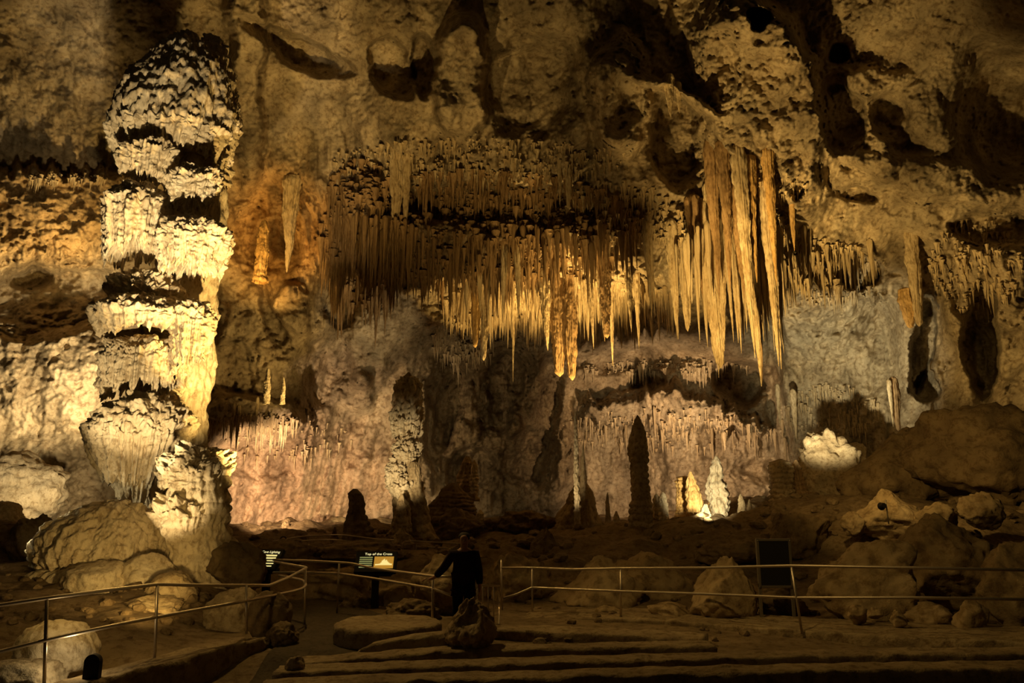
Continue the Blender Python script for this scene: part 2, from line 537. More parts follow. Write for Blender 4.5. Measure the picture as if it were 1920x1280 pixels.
rock_tone(0.9 * blob(520, 440, 110, 110, 0, .5), (1.15, 0.86, 0.5))
rock_tone(0.8 * blob(90, 400, 170, 100, 0, .5), (1.1, 0.92, 0.62))
rock_tone(0.9 * blob(560, 920, 190, 120, 0, .5), (1.12, 0.98, 0.98))
rock_tone(0.9 * blob(1570, 720, 150, 170, 0, .5), (1.2, 1.22, 1.22))
rock_tone(0.7 * np.clip(blob(900, 450, 300, 90, 0, .4) + blob(690, 440, 90, 110, 0, .4), 0, 1), (0.62, 0.52, 0.42))
rock_tone(0.75 * blob(930, 790, 170, 170, 0, .4), (0.55, 0.47, 0.34))
rock_tone(0.5 * blob(1300, 700, 200, 50, 0, .5), (0.8, 0.68, 0.5))
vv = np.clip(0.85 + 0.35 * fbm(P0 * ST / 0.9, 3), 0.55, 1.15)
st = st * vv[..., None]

idx = np.arange(NX * NY).reshape(NY, NX)
Q = np.stack([idx[:-1, :-1], idx[:-1, 1:], idx[1:, 1:], idx[1:, :-1]], -1)
Q = Q[..., ::-1]
cx_ = (PX[:-1, :-1] + 1)
cy_ = PY[:-1, :-1]
lip = np.interp(cx_, [-300, 210, 450, 600, 800, 1000, 1250, 1440, 1700, 2220], [322, 322, 380, 520, 612, 630, 622, 602, 540, 420])
ceil_m = cy_ < lip
left_m = ~ceil_m & (cx_ < 560)
right_m = ~ceil_m & (cx_ > 1640)
back_m = ~ceil_m & ~left_m & ~right_m
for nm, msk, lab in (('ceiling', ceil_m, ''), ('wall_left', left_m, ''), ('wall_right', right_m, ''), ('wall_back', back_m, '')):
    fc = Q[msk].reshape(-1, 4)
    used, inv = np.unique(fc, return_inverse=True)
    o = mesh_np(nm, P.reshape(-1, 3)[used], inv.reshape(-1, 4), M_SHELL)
    ca = o.data.color_attributes.new('rock_tone', 'FLOAT_COLOR', 'POINT')
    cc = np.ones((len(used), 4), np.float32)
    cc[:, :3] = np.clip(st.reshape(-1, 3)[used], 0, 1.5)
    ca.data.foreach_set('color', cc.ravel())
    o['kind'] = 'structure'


def dsurf(px, py):
    i = int(np.clip(round((px + 300) / 2520 * (NX - 1)), 0, NX - 1))
    j = int(np.clip(round((py + 260) / 1360 * (NY - 1)), 0, NY - 1))
    return float(D[j, i])


def proj(x, y, z):
    dz = z - CZ
    f = y * CA + dz * SA
    return 960 + FPX * x / f, 640 - FPX * (dz * CA - y * SA) / f


def up_to_rock(p, most=4.0):
    """how far straight up the rock of the ceiling is"""
    h = 0.0
    while h < most:
        a, b = proj(p.x, p.y, p.z + h)
        if dsurf(a, b) <= p.y + 0.05:
            return h
        h += 0.1
    return None


# ------------------------------------------------------------------ floor
fx = np.linspace(-42, 42, 560)
fy = np.linspace(2.5, 50, 460)
FX, FY = np.meshgrid(fx, fy)


def floor_z(x, y):
    p = np.stack([x, y, np.zeros_like(x)], -1)
    z = -0.22 + 0.22 * sst(y, 11.2, 12.2) + 0.62 * sst(y, 17.5, 24) + 0.35 * sst(y, 24, 40)
    z = z + 0.9 * np.exp(-((x - 7.5) / 6.0) ** 2 - ((y - 27) / 5.0) ** 2)
    z = z + 0.5 * np.exp(-((x + 10.5) / 3.0) ** 2 - ((y - 19) / 4.0) ** 2)
    z = z + 0.35 * sst(-x, 5.0, 7.0) * sst(y, 11, 13) * (1 - sst(y, 22, 26))
    z = z + 1.2 * sst(x, 7.5, 12) * sst(y, 16, 22)
    rough = 0.04 + 0.22 * sst(y, 17, 22) + 0.14 * sst(-x, 5.5, 7.5)
    path = (1 - sst(np.abs(x + 3.4 - 0.0 * y), 2.6, 4.0)) * (1 - sst(y, 16, 18))
    return z + rough * (1 - 0.85 * path) * fbm(p / 1.7, 5, 0.55)


FZ = floor_z(FX, FY)
fl = mesh_np('floor', np.stack([FX, FY, FZ], -1).reshape(-1, 3), grid_faces(560, 460), M_FLOOR)
fl['kind'] = 'structure'


def gz(x, y):
    return float(floor_z(np.array([float(x)]), np.array([float(y)]))[0])


# ------------------------------------------------------------------ speleothem builders
def tier(name, parent, xl, xr, xt, yt, yw, ybl, ybr, Dc, depth=0.8, seed=0, teeth=46, tooth=0.35, mat=None, taper=0.86, cap=0.55, lump=0.10, flute=0.055, nth=420, nt=150, rough=1.0):
    """one flowstone tier: a lumpy rounded cap over a hanging fluted skirt with a toothed lower edge"""
    mat = mat or M_FLOW
    c = at((xl + xr) / 2, yw, Dc)
    R = (at(xr, yw, Dc) - at(xl, yw, Dc)).length / 2
    zt, zw = at(xt, yt, Dc).z, c.z
    zl, zr = at(xl, ybl, Dc).z, at(xr, ybr, Dc).z
    ax = at(xt, yw, Dc).x - c.x
    th = np.linspace(0, 2 * np.pi, nth, endpoint=False)
    T = np.linspace(0, 1, nt)
    TH, TT = np.meshgrid(th, T)
    cs, sn = np.cos(TH), np.sin(TH)
    sd = np.full_like(TH, seed * 3.7)
    kk = teeth / 6.28
    tn = perlin(np.stack([cs * kk, sn * kk, sd], -1)) + 0.8 * perlin(np.stack([cs * kk * 2.2, sn * kk * 2.2, sd + 3], -1))
    slow = fbm(np.stack([cs * 1.6, sn * 1.6, sd + 8], -1), 3)
    H = zw - 0.5 * (zl + zr)
    zb = 0.5 * (zl + zr) + 0.5 * (zr - zl) * cs + tooth * tn * 0.6 + 0.35 * H * slow * 0.6
    zb = np.minimum(zb, zw - 0.15 * max(H, 0.3))
    a = np.clip(TT / 0.42, 0, 1)
    b = np.clip((TT - 0.42) / 0.42, 0, 1)
    g = np.clip((TT - 0.84) / 0.16, 0, 1)
    rc = np.sin(a * np.pi / 2) ** (1 / cap * 0.62)
    zc = zw + (zt - zw) * np.cos(a * np.pi / 2) ** 1.15
    r = np.where(TT < 0.42, rc, 1 - (1 - taper) * b ** 1.3)
    z = np.where(TT < 0.42, zc, zw + (zb - zw) * b)
    r = np.where(TT > 0.84, taper * (1 - g) + 0.10 * g, r)
    z = np.where(TT > 0.84, zb + (zw - zb) * 0.5 * np.sqrt(g), z)
    shape = 1 + 0.16 * fbm(np.stack([cs * 1.3, sn * 1.3, sd + 1 + z * 0.35], -1), 3)
    r = r * shape
    X = c.x + ax * np.cos(a * np.pi / 2) * (TT < 0.42) + R * r * cs
    Y = c.y + R * depth * r * sn
    pw = np.stack([X, Y, z], -1)
    capw = 1 - sst(TT, 0.40, 0.55)
    skw = sst(TT, 0.30, 0.48) * (1 - 0.8 * g)
    d = capw * (lump * 0.75 * billow(pw / 0.40 + seed, 3) + rough * 0.09 * fbm(pw / 0.18 + seed, 3) + 0.10 * fbm(pw / 1.1 + seed, 2))
    ang = np.stack([cs * kk * 1.1, sn * kk * 1.1, sd + z * 0.25], -1)
    d = d + skw * (flute * R ** 0.5 * 1.6 * (perlin(ang) + 0.7 * perlin(ang * 2.1 + 4)) + 0.06 * billow(pw * np.array([1, 1, 1.6]) / 0.34, 2))
    X += d * cs
    Y += d * sn
    z = z + capw * d * 0.6
    V = np.stack([X, Y, z], -1).reshape(-1, 3)
    F = grid_faces(nth, nt, True)[:, ::-1]
    if parent is not None:
        V = V - np.array(parent.location)
    return mesh_np(name, V, F, mat, parent)


def spire(name, prof, x, y, zb, H, R, mat, parent=None, nth=96, nz=160, ring=0.06, lean=(0, 0), seed=0, depth=1.0, lump=0.08, flute=0.0, rings=9):
    """stalagmite / stalactite: prof = [(height fraction, radius fraction)], stacked drip rings"""
    th = np.linspace(0, 2 * np.pi, nth, endpoint=False)
    h = np.linspace(0, 1, nz)
    TH, HH = np.meshgrid(th, h)
    cs, sn = np.cos(TH), np.sin(TH)
    r = np.interp(HH, [p[0] for p in prof], [p[1] for p in prof])
    wob = fbm(np.stack([HH * 2.3, HH * 0 + seed, HH * 0 + 2.0], -1), 3)
    wob2 = fbm(np.stack([HH * 2.3, HH * 0 + seed + 40, HH * 0 + 2.0], -1), 3)
    q = np.stack([cs * 1.3, sn * 1.3, HH * H / max(R, .05) * 0.6 + seed * 5], -1)
    rr = np.abs(np.sin((HH * rings + 0.35 * fbm(np.stack([cs, sn, HH * 4 + seed], -1), 2)) * np.pi))
    rad = R * r * (1 + lump * 2.2 * fbm(q, 3) + ring * (rr - 0.55) * (0.7 + 0.8 * fbm(q * 0.5 + 9, 2)))
    if flute:
        rad = rad * (1 + flute * (perlin(np.stack([cs * 3.2, sn * 3.2, HH * 1.5 + seed], -1)) + perlin(np.stack([cs * 6, sn * 6, HH * 2 + seed], -1))))
    rad = rad + R * 0.05 * billow(q * 3.0, 2) * np.minimum(r * 3, 1)
    X = x + lean[0] * HH + R * 0.14 * wob * np.minimum(1, HH * 3) + rad * cs
    Y = y + lean[1] * HH + R * 0.14 * wob2 * np.minimum(1, HH * 3) + rad * depth * sn
    Z = zb + H * HH + 0 * cs
    V = np.stack([X, Y, Z], -1).reshape(-1, 3)
    F = grid_faces(nth, nz, True)
    if H < 0:
        F = F[:, ::-1]
    if parent is not None:
        V = V - np.array(parent.location)
    return mesh_np(name, V, F, mat, parent)


def boulder(name, xl, yt, xr, yb, Dc, label, seed, mat=None, depth=0.9, cuts=7, rough=1.0, lean=0.0, cat='boulder', group=None, sink=0.15, peak=0.0, peakx=0.0, res=5):
    bm = bmesh.new()
    bmesh.ops.create_icosphere(bm, subdivisions=res, radius=1)
    V = np.array([v.co[:] for v in bm.verts])
    Fc = np.array([[v.index for v in f.verts] for f in bm.faces])
    bm.free()
    rg = np.random.default_rng(seed)
    for _ in range(cuts):
        n = rg.normal(size=3)
        n /= np.linalg.norm(n)
        dd = rg.uniform(0.62, 0.85)
        s = V @ n - dd
        V = V - np.where(s > 0, s * 0.95, 0)[:, None] * n
    V = V * (1 + rough * (0.17 * fbm(V * 1.3 + seed, 3) + 0.085 * fbm(V * 3.5 + seed, 5, .6) + 0.03 * billow(V * 8 + seed, 3)))[:, None]
    if peak:
        up = np.clip(V[:, 2] + 0.3, 0, None)
        k = 1 - peak * sst(V[:, 2], -0.4, 1.0)
        V[:, 0] = V[:, 0] * k + peakx * (1 - k)
        V[:, 1] *= k
    mn, mxx = V.min(0), V.max(0)
    V = (V - (mn + mxx) / 2) / (mxx - mn) * 2
    c = at((xl + xr) / 2, (yt + yb) / 2, Dc)
    hw = (at(xr, (yt + yb) / 2, Dc) - at(xl, (yt + yb) / 2, Dc)).length / 2
    zt = at((xl + xr) / 2, yt, Dc).z
    zb = at((xl + xr) / 2, yb, Dc).z - sink * (zt - at((xl + xr) / 2, yb, Dc).z)
    V = V * np.array([hw, hw * depth, (zt - zb) / 2])
    V[:, 0] += lean * V[:, 2]
    o = mesh_np(name, V, Fc, mat or M_BOULDER)
    o.location = (c.x, c.y, (zt + zb) / 2)
    return tag(o, label, cat, group)


# ------------------------------------------------------------------ the giant column
gc = empty('giant_column', (at(300, 1000, 20).x, 20.3, at(300, 1000, 20).z - 1.2), 'giant cream flowstone column of stacked fringed tiers rising on the left', 'column')
spire('shaft', [(0, 1.2), (0.3, 0.85), (0.55, 0.9), (0.8, 0.95), (0.95, 0.75), (1.0, 0.2)], at(338, 600, 20.6).x, 21.0, gc.location.z, at(360, 170, 20.6).z - gc.location.z, 0.92, M_FLOW, gc, 160, 300, 0.1, seed=3, lump=.12, flute=.10)
tier('crown_tier', gc, 212, 428, 335, 66, 256, 284, 302, 20.2, .85, 1, 60, .42, cap=.5, lump=.07, taper=.8)
tier('crown_lobe', gc, 352, 448, 385, 74, 235, 290, 290, 20.9, .9, 2, 30, .30, cap=.7, lump=.10)
tier('tongue_tier', gc, 220, 334, 285, 262, 292, 326, 340, 19.2, .7, 4, 32, .45, taper=.75)
tier('small_lobe_tier', gc, 314, 412, 368, 318, 340, 382, 380, 19.3, .9, 5, 30, .36, taper=.75)
tier('side_fringe', gc, 410, 436, 425, 290, 305, 355, 350, 20.2, 1.0, 6, 14, .2)
tier('drapery_tier', gc, 195, 320, 268, 345, 388, 488, 465, 19.4, .9, 7, 40, .55, taper=.8)
tier('wide_drapery_tier', gc, 292, 433, 365, 408, 446, 512, 498, 19.2, .9, 8, 46, .6, taper=.72)
tier('cone_tier', gc, 215, 345, 272, 510, 556, 572, 572, 19.8, .9, 9, 30, .2, lump=.18)
tier('awning_tier', gc, 183, 352, 265, 552, 592, 628, 622, 19.4, .85, 10, 50, .34, taper=.82)
tier('awning_lobe', gc, 322, 403, 366, 562, 590, 696, 660, 19.4, 1.0, 11, 30, .5, taper=.62)
tier('curtain_tier', gc, 199, 336, 272, 634, 662, 738, 722, 19.6, .9, 12, 44, .34, taper=.9, flute=.09)
tier('mushroom_tier', gc, 168, 358, 285, 735, 806, 890, 905, 19.5, .85, 13, 44, .5, cap=.6, lump=.15, taper=.55, flute=.09)
tier('lower_curtain', gc, 212, 318, 268, 820, 860, 930, 945, 19.7, .9, 14, 34, .4, taper=.6, flute=.1)

# stump in front of it, and the flowstone mounds at its foot
sm = empty('stalagmite_stump', (at(365, 1090, 17.8).x, 17.8, gz(at(365, 1090, 17.8).x, 17.8)), 'thick knobbly stalagmite with cauliflower top beside the giant column', 'stalagmite')
zt_ = at(365, 838, 17.8).z
spire('shaft', [(0, 1.15), (0.25, 0.92), (0.5, 0.95), (0.72, 0.92), (0.86, 0.8), (0.95, 0.5), (1, 0.05)], sm.location.x, 17.8, sm.location.z - .2, zt_ - sm.location.z + .1, 0.80, M_FLOW, sm, 200, 260, 0.14, seed=21, lump=.14, flute=.07, rings=11)
tier('knobbly_cap', sm, 302, 430, 372, 838, 885, 915, 925, 17.7, .95, 22, 26, .15, cap=.7, lump=.22)
tier('collar', sm, 290, 418, 350, 925, 965, 985, 1000, 17.7, .95, 23, 34, .15, cap=.7, lump=.2)

mo = empty('flowstone_mound', (at(190, 1090, 17.4).x, 17.4, 0.1), 'domed flowstone mound with drip fringe left of the knobbly stump', 'rock')
tier('dome', mo, 72, 302, 212, 936, 1036, 1068, 1056, 17.6, .8, 31, 40, .2, cap=.58, lump=.07, taper=.9, flute=.06, rough=.55)
tier('skirt', mo, 40, 305, 190, 1040, 1098, 1125, 1120, 17.2, .7, 32, 30, .1, cap=.5, lump=.05, taper=1.0, flute=.02, rough=.3)
boulder('flowstone_tongue', 225, 1035, 330, 1110, 16.6, 'smooth flowstone tongue sloping between the domed mound and stump', 33, M_FLOW, cuts=2, rough=.7, cat='rock')
boulder('flowstone_lump', 120, 1050, 250, 1125, 16.3, 'low rounded flowstone lump below the domed mound', 34, M_FLOW, cuts=2, rough=.7, cat='rock')
boulder('flowstone_lump', 270, 1070, 370, 1150, 15.8, 'dripping flowstone foot below the knobbly stump', 35, M_GMITE, cuts=2, rough=.8, cat='rock')
boulder('knobbly_rock', 375, 1098, 500, 1210, 14.5, 'knobbly brown rock just behind the curved end of the left curb', 36, M_GMITE, cuts=3, cat='rock')
boulder('knobbly_rock', 225, 1115, 345, 1160, 14.6, 'low mottled rock behind the second post of the left railing', 44, M_GMITE, cuts=3, cat='rock')
boulder('pale_mound', 25, 1158, 180, 1290, 10.6, 'pale smooth mound behind the left railing at the bottom corner', 37, M_FLOW, cuts=1, rough=.6, cat='rock')
boulder('pale_mound', -60, 1235, 120, 1310, 9.9, 'low pale rock in the bottom left corner', 38, M_FLOW, cuts=2, rough=.6, cat='rock')
boulder('wall_boulder', -70, 842, 132, 985, 25.0, 'brightly lit rounded rock at the left edge below the wall', 39, M_FLOW, cuts=3, rough=1.1, cat='rock')
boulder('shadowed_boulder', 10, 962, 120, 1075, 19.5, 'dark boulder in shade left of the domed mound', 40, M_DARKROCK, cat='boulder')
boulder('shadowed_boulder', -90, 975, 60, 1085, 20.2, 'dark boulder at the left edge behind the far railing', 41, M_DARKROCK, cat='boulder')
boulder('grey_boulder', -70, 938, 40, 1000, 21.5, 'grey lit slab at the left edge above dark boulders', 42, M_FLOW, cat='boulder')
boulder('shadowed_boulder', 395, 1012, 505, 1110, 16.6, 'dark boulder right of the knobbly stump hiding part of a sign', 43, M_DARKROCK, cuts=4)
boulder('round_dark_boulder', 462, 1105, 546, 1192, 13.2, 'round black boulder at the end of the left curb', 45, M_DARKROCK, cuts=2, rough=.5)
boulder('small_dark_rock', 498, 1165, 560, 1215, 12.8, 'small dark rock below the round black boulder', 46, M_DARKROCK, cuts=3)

# ------------------------------------------------------------------ stalagmites of the far floor
def gmite(px, yt, yb, wpx_, Dc, label, mat=None, prof=None, seed=0, lean=0.0, ring=.13, name='stalagmite', lump=.12, rings=10, flute=0.03, nth=72, nz=140):
    b = at(px, yb, Dc)
    t = at(px, yt, Dc)
    w = (at(px + wpx_ / 2, yb, Dc) - b).length
    prof = prof or [(0, 1.1), (0.12, 0.92), (0.4, 0.82), (0.65, 0.66), (0.85, 0.42), (0.96, 0.2), (1, 0.03)]
    o = spire(name, prof, 0, 0, -0.35, t.z - b.z + .35, w, mat or M_GMITE, None, nth, nz, ring, (lean, 0), seed, 1.0, lump, flute, rings)
    o.location = (b.x, b.y, b.z)
    return tag(o, label, 'stalagmite')


gmite(1203, 778, 1000, 44, 27, 'tall dark pointed stalagmite standing alone in the middle of the cave', None, [(0, 1.2), (.08, 1.05), (.2, .98), (.3, .95), (.36, .74), (.5, .78), (.62, .74), (.68, .84), (.74, .82), (.82, .70), (.9, .50), (.96, .28), (1, .04)], 51, ring=.16, nth=120, nz=260, rings=18, lump=.07)
boulder('rock_mound', 1150, 985, 1262, 1025, 26.6, 'dark mound of rock under the tall pointed stalagmite', 52, M_DARKROCK, cuts=4, cat='rock')
gmite(1083, 770, 1002, 11, 29, 'very thin pole-like stalagmite left of the tall pointed one', M_FLOW, [(0, 1.0), (.3, 1.0), (.6, .8), (.8, .62), (.95, .4), (1, .05)], 53, rings=30, ring=.3, lump=.2)
gmite(1096, 830, 1004, 22, 30.5, 'dark narrow stalagmite just behind the thin pole', M_GMITE, [(0, 1.0), (.5, .7), (.8, .4), (1, .05)], 54)
gmite(1306, 884, 988, 32, 29, 'golden ringed stalagmite leaning slightly left of the bright knobbly one', M_ORANGE, [(0, .9), (.3, 1.0), (.6, .9), (.85, .55), (1, .1)], 55, lean=-.12, ring=.2)
gmite(1274, 892, 990, 24, 30, 'ribbed amber stalagmite with a broken flat top', M_ORANGE, [(0, 1.0), (.4, .85), (.8, .85), (.92, 1.1), (.99, .8), (1, .1)], 56, lean=.25, ring=.3, rings=16)
boulder('flowstone_mass', 1480, 800, 1628, 940, 33.0, 'bright cream flowstone mass beside the dark right rock slope', 150, M_GMITE, rough=1.6, cuts=5, cat='rock')
gmite(1350, 854, 992, 38, 30, 'bright knobbly white stalagmite with a cone top', M_FLOW, [(0, .9), (.2, .7), (.4, .95), (.62, 1.0), (.68, .75), (.85, .6), (.95, .3), (1, .05)], 57, ring=.2, lump=.2)
gmite(1336, 895, 985, 16, 30.6, 'slim fluted stalagmite touching the bright knobbly one', M_ORANGE, None, 58)
gmite(1233, 925, 992, 18, 30, 'short pale stalagmite, left of a close pair', M_FLOW, [(0, 1), (.6, .9), (.9, .7), (1, .1)], 59, ring=.25)
gmite(1246, 922, 996, 20, 29.8, 'short pale stalagmite, right of a close pair', M_FLOW, [(0, 1.1), (.6, .9), (.9, .7), (1, .1)], 60, ring=.25)
gmite(1325, 945, 985, 26, 28.5, 'small bright clump at the foot of the golden stalagmite', M_FLOW, [(0, 1.2), (.5, .9), (1, .2)], 61, lump=.3)
gmite(1468, 860, 938, 46, 31, 'squat blocky stalagmite with a rounded top near the right slope', M_GMITE, [(0, 1.0), (.5, .85), (.8, .9), (.93, .7), (1, .1)], 62, ring=.2)
gmite(1497, 862, 942, 38, 31.5, 'dark stalagmite fused to the squat blocky one', M_BROWN, [(0, 1.5), (.3, 1.1), (.6, .7), (.85, .5), (1, .1)], 63)
gmite(1392, 925, 985, 22, 29.4, 'small grey stalagmite right of the bright knobbly one', M_GMITE, None, 64)
gmite(1408, 935, 988, 16, 29, 'thin short stalagmite between bright knobbly and squat blocky ones', M_GMITE, None, 65)
gmite(1108, 905, 1000, 44, 31, 'bluish-grey leaning slab stalagmite right of the thin pole', M_FLOW, [(0, .9), (.35, 1.0), (.7, .7), (.9, .45), (1, .15)], 66, lean=-.2, ring=.05)
gmite(1070, 893, 1002, 76, 32, 'broad dark cone of rock behind the thin pole', M_GMITE, [(0, 1.0), (.4, .7), (.8, .3), (1, .06)], 67, lean=.35, ring=.05)
gmite(1140, 922, 982, 12, 31, 'little lit stalagmite between the thin pole and tall pointed one', M_FLOW, None, 68)
gmite(1156, 958, 984, 14, 30, 'tiny rounded stalagmite beside the tall pointed one', M_FLOW, [(0, 1), (.7, .8), (1, .2)], 69)
gmite(1044, 985, 1012, 9, 34, 'tiny bright stalagmite, left of two behind the far rail', M_FLOW, None, 70)
gmite(1056, 996, 1012, 11, 34, 'tiny bright stalagmite, right of two behind the far rail', M_FLOW, None, 71)
# the mid-left column, its neighbours
mc = empty('banded_column', (at(758, 1010, 29).x, 29, at(758, 1010, 29).z - .4), 'banded grey column with frilled rings left of the cave middle', 'column')
spire('shaft', [(0, 1.1), (.2, .85), (.4, .8), (.6, .72), (.8, .7), (.96, .5), (1, .1)], mc.location.x, 29, mc.location.z, at(760, 698, 29).z - mc.location.z, .50, M_GMITE, mc, 110, 260, .12, seed=72, lump=.15, flute=.06, rings=9)
tier('banded_cap', mc, 732, 792, 765, 705, 790, 818, 815, 28.8, .95, 73, 24, .2, cap=1.0, lump=.12, nth=200, nt=100)
tier('frilled_ring', mc, 736, 788, 762, 815, 845, 868, 868, 28.8, .95, 74, 24, .2, lump=.14, nth=200, nt=100)
tier('frilled_ring', mc, 722, 762, 742, 862, 885, 915, 905, 28.6, .95, 75, 20, .2, lump=.14, nth=200, nt=100)
tier('frilled_ring', mc, 730, 792, 760, 885, 915, 930, 935, 28.6, .95, 76, 24, .15, lump=.14, nth=200, nt=100)
gmite(785, 866, 1012, 58, 28.4, 'dark stalagmite against the right side of the banded column', M_GMITE, [(0, 1.2), (.2, 1.0), (.5, .75), (.8, .45), (.93, .4), (1, .2)], 77, lean=-.25)
gmite(752, 925, 1015, 50, 27.6, 'dark cone in front of the banded column', M_GMITE, [(0, 1.1), (.4, .8), (.8, .45), (1, .1)], 78)
gmite(752, 990, 1040, 46, 25.5, 'low rounded stone cone below the banded column', M_GMITE, [(0, 1.1), (.5, .85), (.85, .5), (1, .1)], 79)
gmite(676, 916, 1015, 56, 27.5, 'black hunched stalagmite silhouetted before the lit rose wall', M_DARKROCK, [(0, 1.15), (.25, 1.0), (.5, .72), (.7, .52), (.92, .45), (1, .12)], 80, lean=-.28)
gmite(627, 988, 1014, 20, 28, 'small dark stub left of the black hunched stalagmite', M_DARKROCK, [(0, 1.2), (.5, .7), (1, .15)], 81)
gmite(889, 862, 912, 14, 34, 'small brilliant white stalagmite on the dark middle mound', M_FLOW, [(0, 1.0), (.4, 1.1), (.8, .8), (1, .2)], 82, ring=.3)
gmite(876, 855, 925, 36, 34.6, 'yellowish lump behind the brilliant white stalagmite', M_GMITE, [(0, 1.3), (.4, 1.0), (.8, .7), (1, .2)], 83)
gmite(848, 905, 965, 90, 32.5, 'broad dark mound left of the brilliant white stalagmite', M_DARKROCK, [(0, 1.2), (.5, .8), (.9, .3), (1, .06)], 84)
gmite(900, 955, 990, 20, 31, 'small pale rounded stalagmite low in the dark middle', M_FLOW, [(0, .9), (.5, 1.0), (.85, .7), (1, .1)], 85)
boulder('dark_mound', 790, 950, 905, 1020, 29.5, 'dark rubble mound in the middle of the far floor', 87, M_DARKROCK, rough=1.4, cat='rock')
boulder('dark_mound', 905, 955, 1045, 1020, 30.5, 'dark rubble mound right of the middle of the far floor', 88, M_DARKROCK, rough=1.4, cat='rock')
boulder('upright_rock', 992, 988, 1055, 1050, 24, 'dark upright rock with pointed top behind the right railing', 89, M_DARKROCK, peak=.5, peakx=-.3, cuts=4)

# ------------------------------------------------------------------ boulders of the middle and right
B = [
    ('boulder', 560, 1062, 690, 1140, 18.5, 'pale rounded boulder under the left end of the middle railing', 101, None, {}),
    ('boulder', 770, 1038, 900, 1150, 16.5, 'large smooth boulder behind the standing person', 102, None, {'cuts': 3}),
    ('boulder', 905, 1035, 1040, 1135, 18.5, 'creased yellowish boulder behind the gate', 103, None, {'rough': 1.3}),
    ('boulder', 690, 1085, 800, 1150, 17.6, 'low boulder behind the lit map sign', 104, None, {}),
    ('boulder', 1030, 1040, 1215, 1160, 17.8, 'broad sloping slab boulder behind the first bay of the right railing', 105, None, {'peak': .4}),
    ('boulder', 1130, 1035, 1320, 1150, 19.0, 'dull brown boulder behind the second bay of the right railing', 106, None, {}),
    ('boulder', 1285, 1042, 1432, 1165, 15.6, 'pointed boulder with a split face left of the dark panel', 107, None, {'peak': .6, 'peakx': -.1, 'cuts': 9}),
    ('boulder', 1420, 1098, 1515, 1165, 16.0, 'shaded low boulder under the dark panel', 108, 'D', {}),
    ('boulder', 1300, 1000, 1440, 1060, 21, 'flat topped dark boulder left of the dark panel', 109, 'D', {}),
    ('boulder', 1445, 960, 1560, 1050, 22, 'dark rock slope behind the dark panel', 110, 'D', {}),
    ('boulder', 1508, 1008, 1745, 1172, 15.2, 'largest tan boulder behind the right railing', 111, None, {'cuts': 10, 'lean': .15}),
    ('boulder', 1690, 960, 1885, 1130, 16.6, 'huge weathered boulder right of the largest tan one', 112, None, {'cuts': 9}),
    ('boulder', 1830, 1010, 2010, 1190, 14.8, 'big shaded boulder at the right edge behind the railing', 113, None, {'cuts': 9}),
    ('boulder', 1590, 915, 1730, 1010, 21, 'pyramid shaped boulder holding the small floodlight', 114, None, {'peak': .55, 'cuts': 9}),
    ('boulder', 1574, 958, 1622, 1000, 20.5, 'small round boulder left of the pyramid shaped one', 115, None, {'cuts': 3}),
    ('boulder', 1715, 940, 1800, 1000, 19.5, 'angular boulder between the pyramid one and the weathered one', 116, None, {}),
    ('boulder', 1795, 920, 1880, 985, 19.2, 'yellowish block on top of the huge weathered boulder', 117, None, {}),
    ('boulder', 1560, 800, 1760, 960, 26.5, 'steep dark rock slope leaning up to the right', 118, 'D', {'peak': .5, 'peakx': .7, 'cuts': 6}),
    ('boulder', 1690, 762, 2010, 960, 25, 'massive dark rock hill at the right edge', 119, 'D', {'cuts': 6, 'rough': 1.2}),
    ('boulder', 1588, 1132, 1628, 1168, 13.8, 'small rounded rock below the largest tan boulder', 120, None, {'res': 4}),
    ('boulder', 1625, 1138, 1655, 1158, 14.0, 'small flat stone right of the rounded rock', 121, None, {'res': 4}),
    ('boulder', 1670, 1142, 1700, 1172, 13.4, 'small pale pointed stone on the right ledge', 122, None, {'res': 4, 'peak': .5}),
    ('boulder', 1697, 1128, 1788, 1170, 13.9, 'ragged flat rock on the right ledge', 123, None, {'res': 4, 'rough': 1.4}),
    ('boulder', 1785, 1120, 1850, 1185, 13.2, 'leaning rock in front of the dark gap at right', 124, None, {'res': 4}),
    ('boulder', 1215, 1128, 1300, 1165, 15.6, 'low rubble rock behind the middle post of the right railing', 125, None, {'res': 4}),
    ('boulder', 1110, 1135, 1170, 1165, 16.2, 'small rubble rock at the foot of the sloping slab boulder', 126, None, {'res': 4}),
    ('boulder', 832, 1118, 934, 1222, 11.7, 'craggy rock at the end of the benches in front of the person', 127, None, {'rough': 1.4, 'peak': .35, 'cuts': 5}),
    ('boulder', 535, 1228, 572, 1262, 10.7, 'small stone at the left end of the front bench', 128, None, {'res': 4}),
    ('boulder', 470, 1010, 600, 1075, 22, 'dark rubble bank behind the lighting sign', 129, 'D', {'rough': 1.3}),
    ('boulder', 590, 1010, 760, 1060, 22.5, 'dark rubble bank left of the map sign', 130, 'D', {'rough': 1.3}),
    ('boulder', 530, 1105, 640, 1150, 18.2, 'dark low rocks along the path edge left of the map sign', 131, 'D', {'rough': 1.3}),
    ('boulder', 635, 1112, 700, 1158, 17.0, 'dark low rock beside the foot of the map sign', 132, 'D', {'rough': 1.3}),
    ('boulder', 720, 1120, 830, 1170, 15.5, 'dark low rocks right of the foot of the map sign', 133, 'D', {'rough': 1.3}),
]
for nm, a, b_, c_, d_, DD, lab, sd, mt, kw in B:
    boulder(nm, a, b_, c_, d_, DD, lab, sd, M_DARKROCK if mt == 'D' else None, **kw)

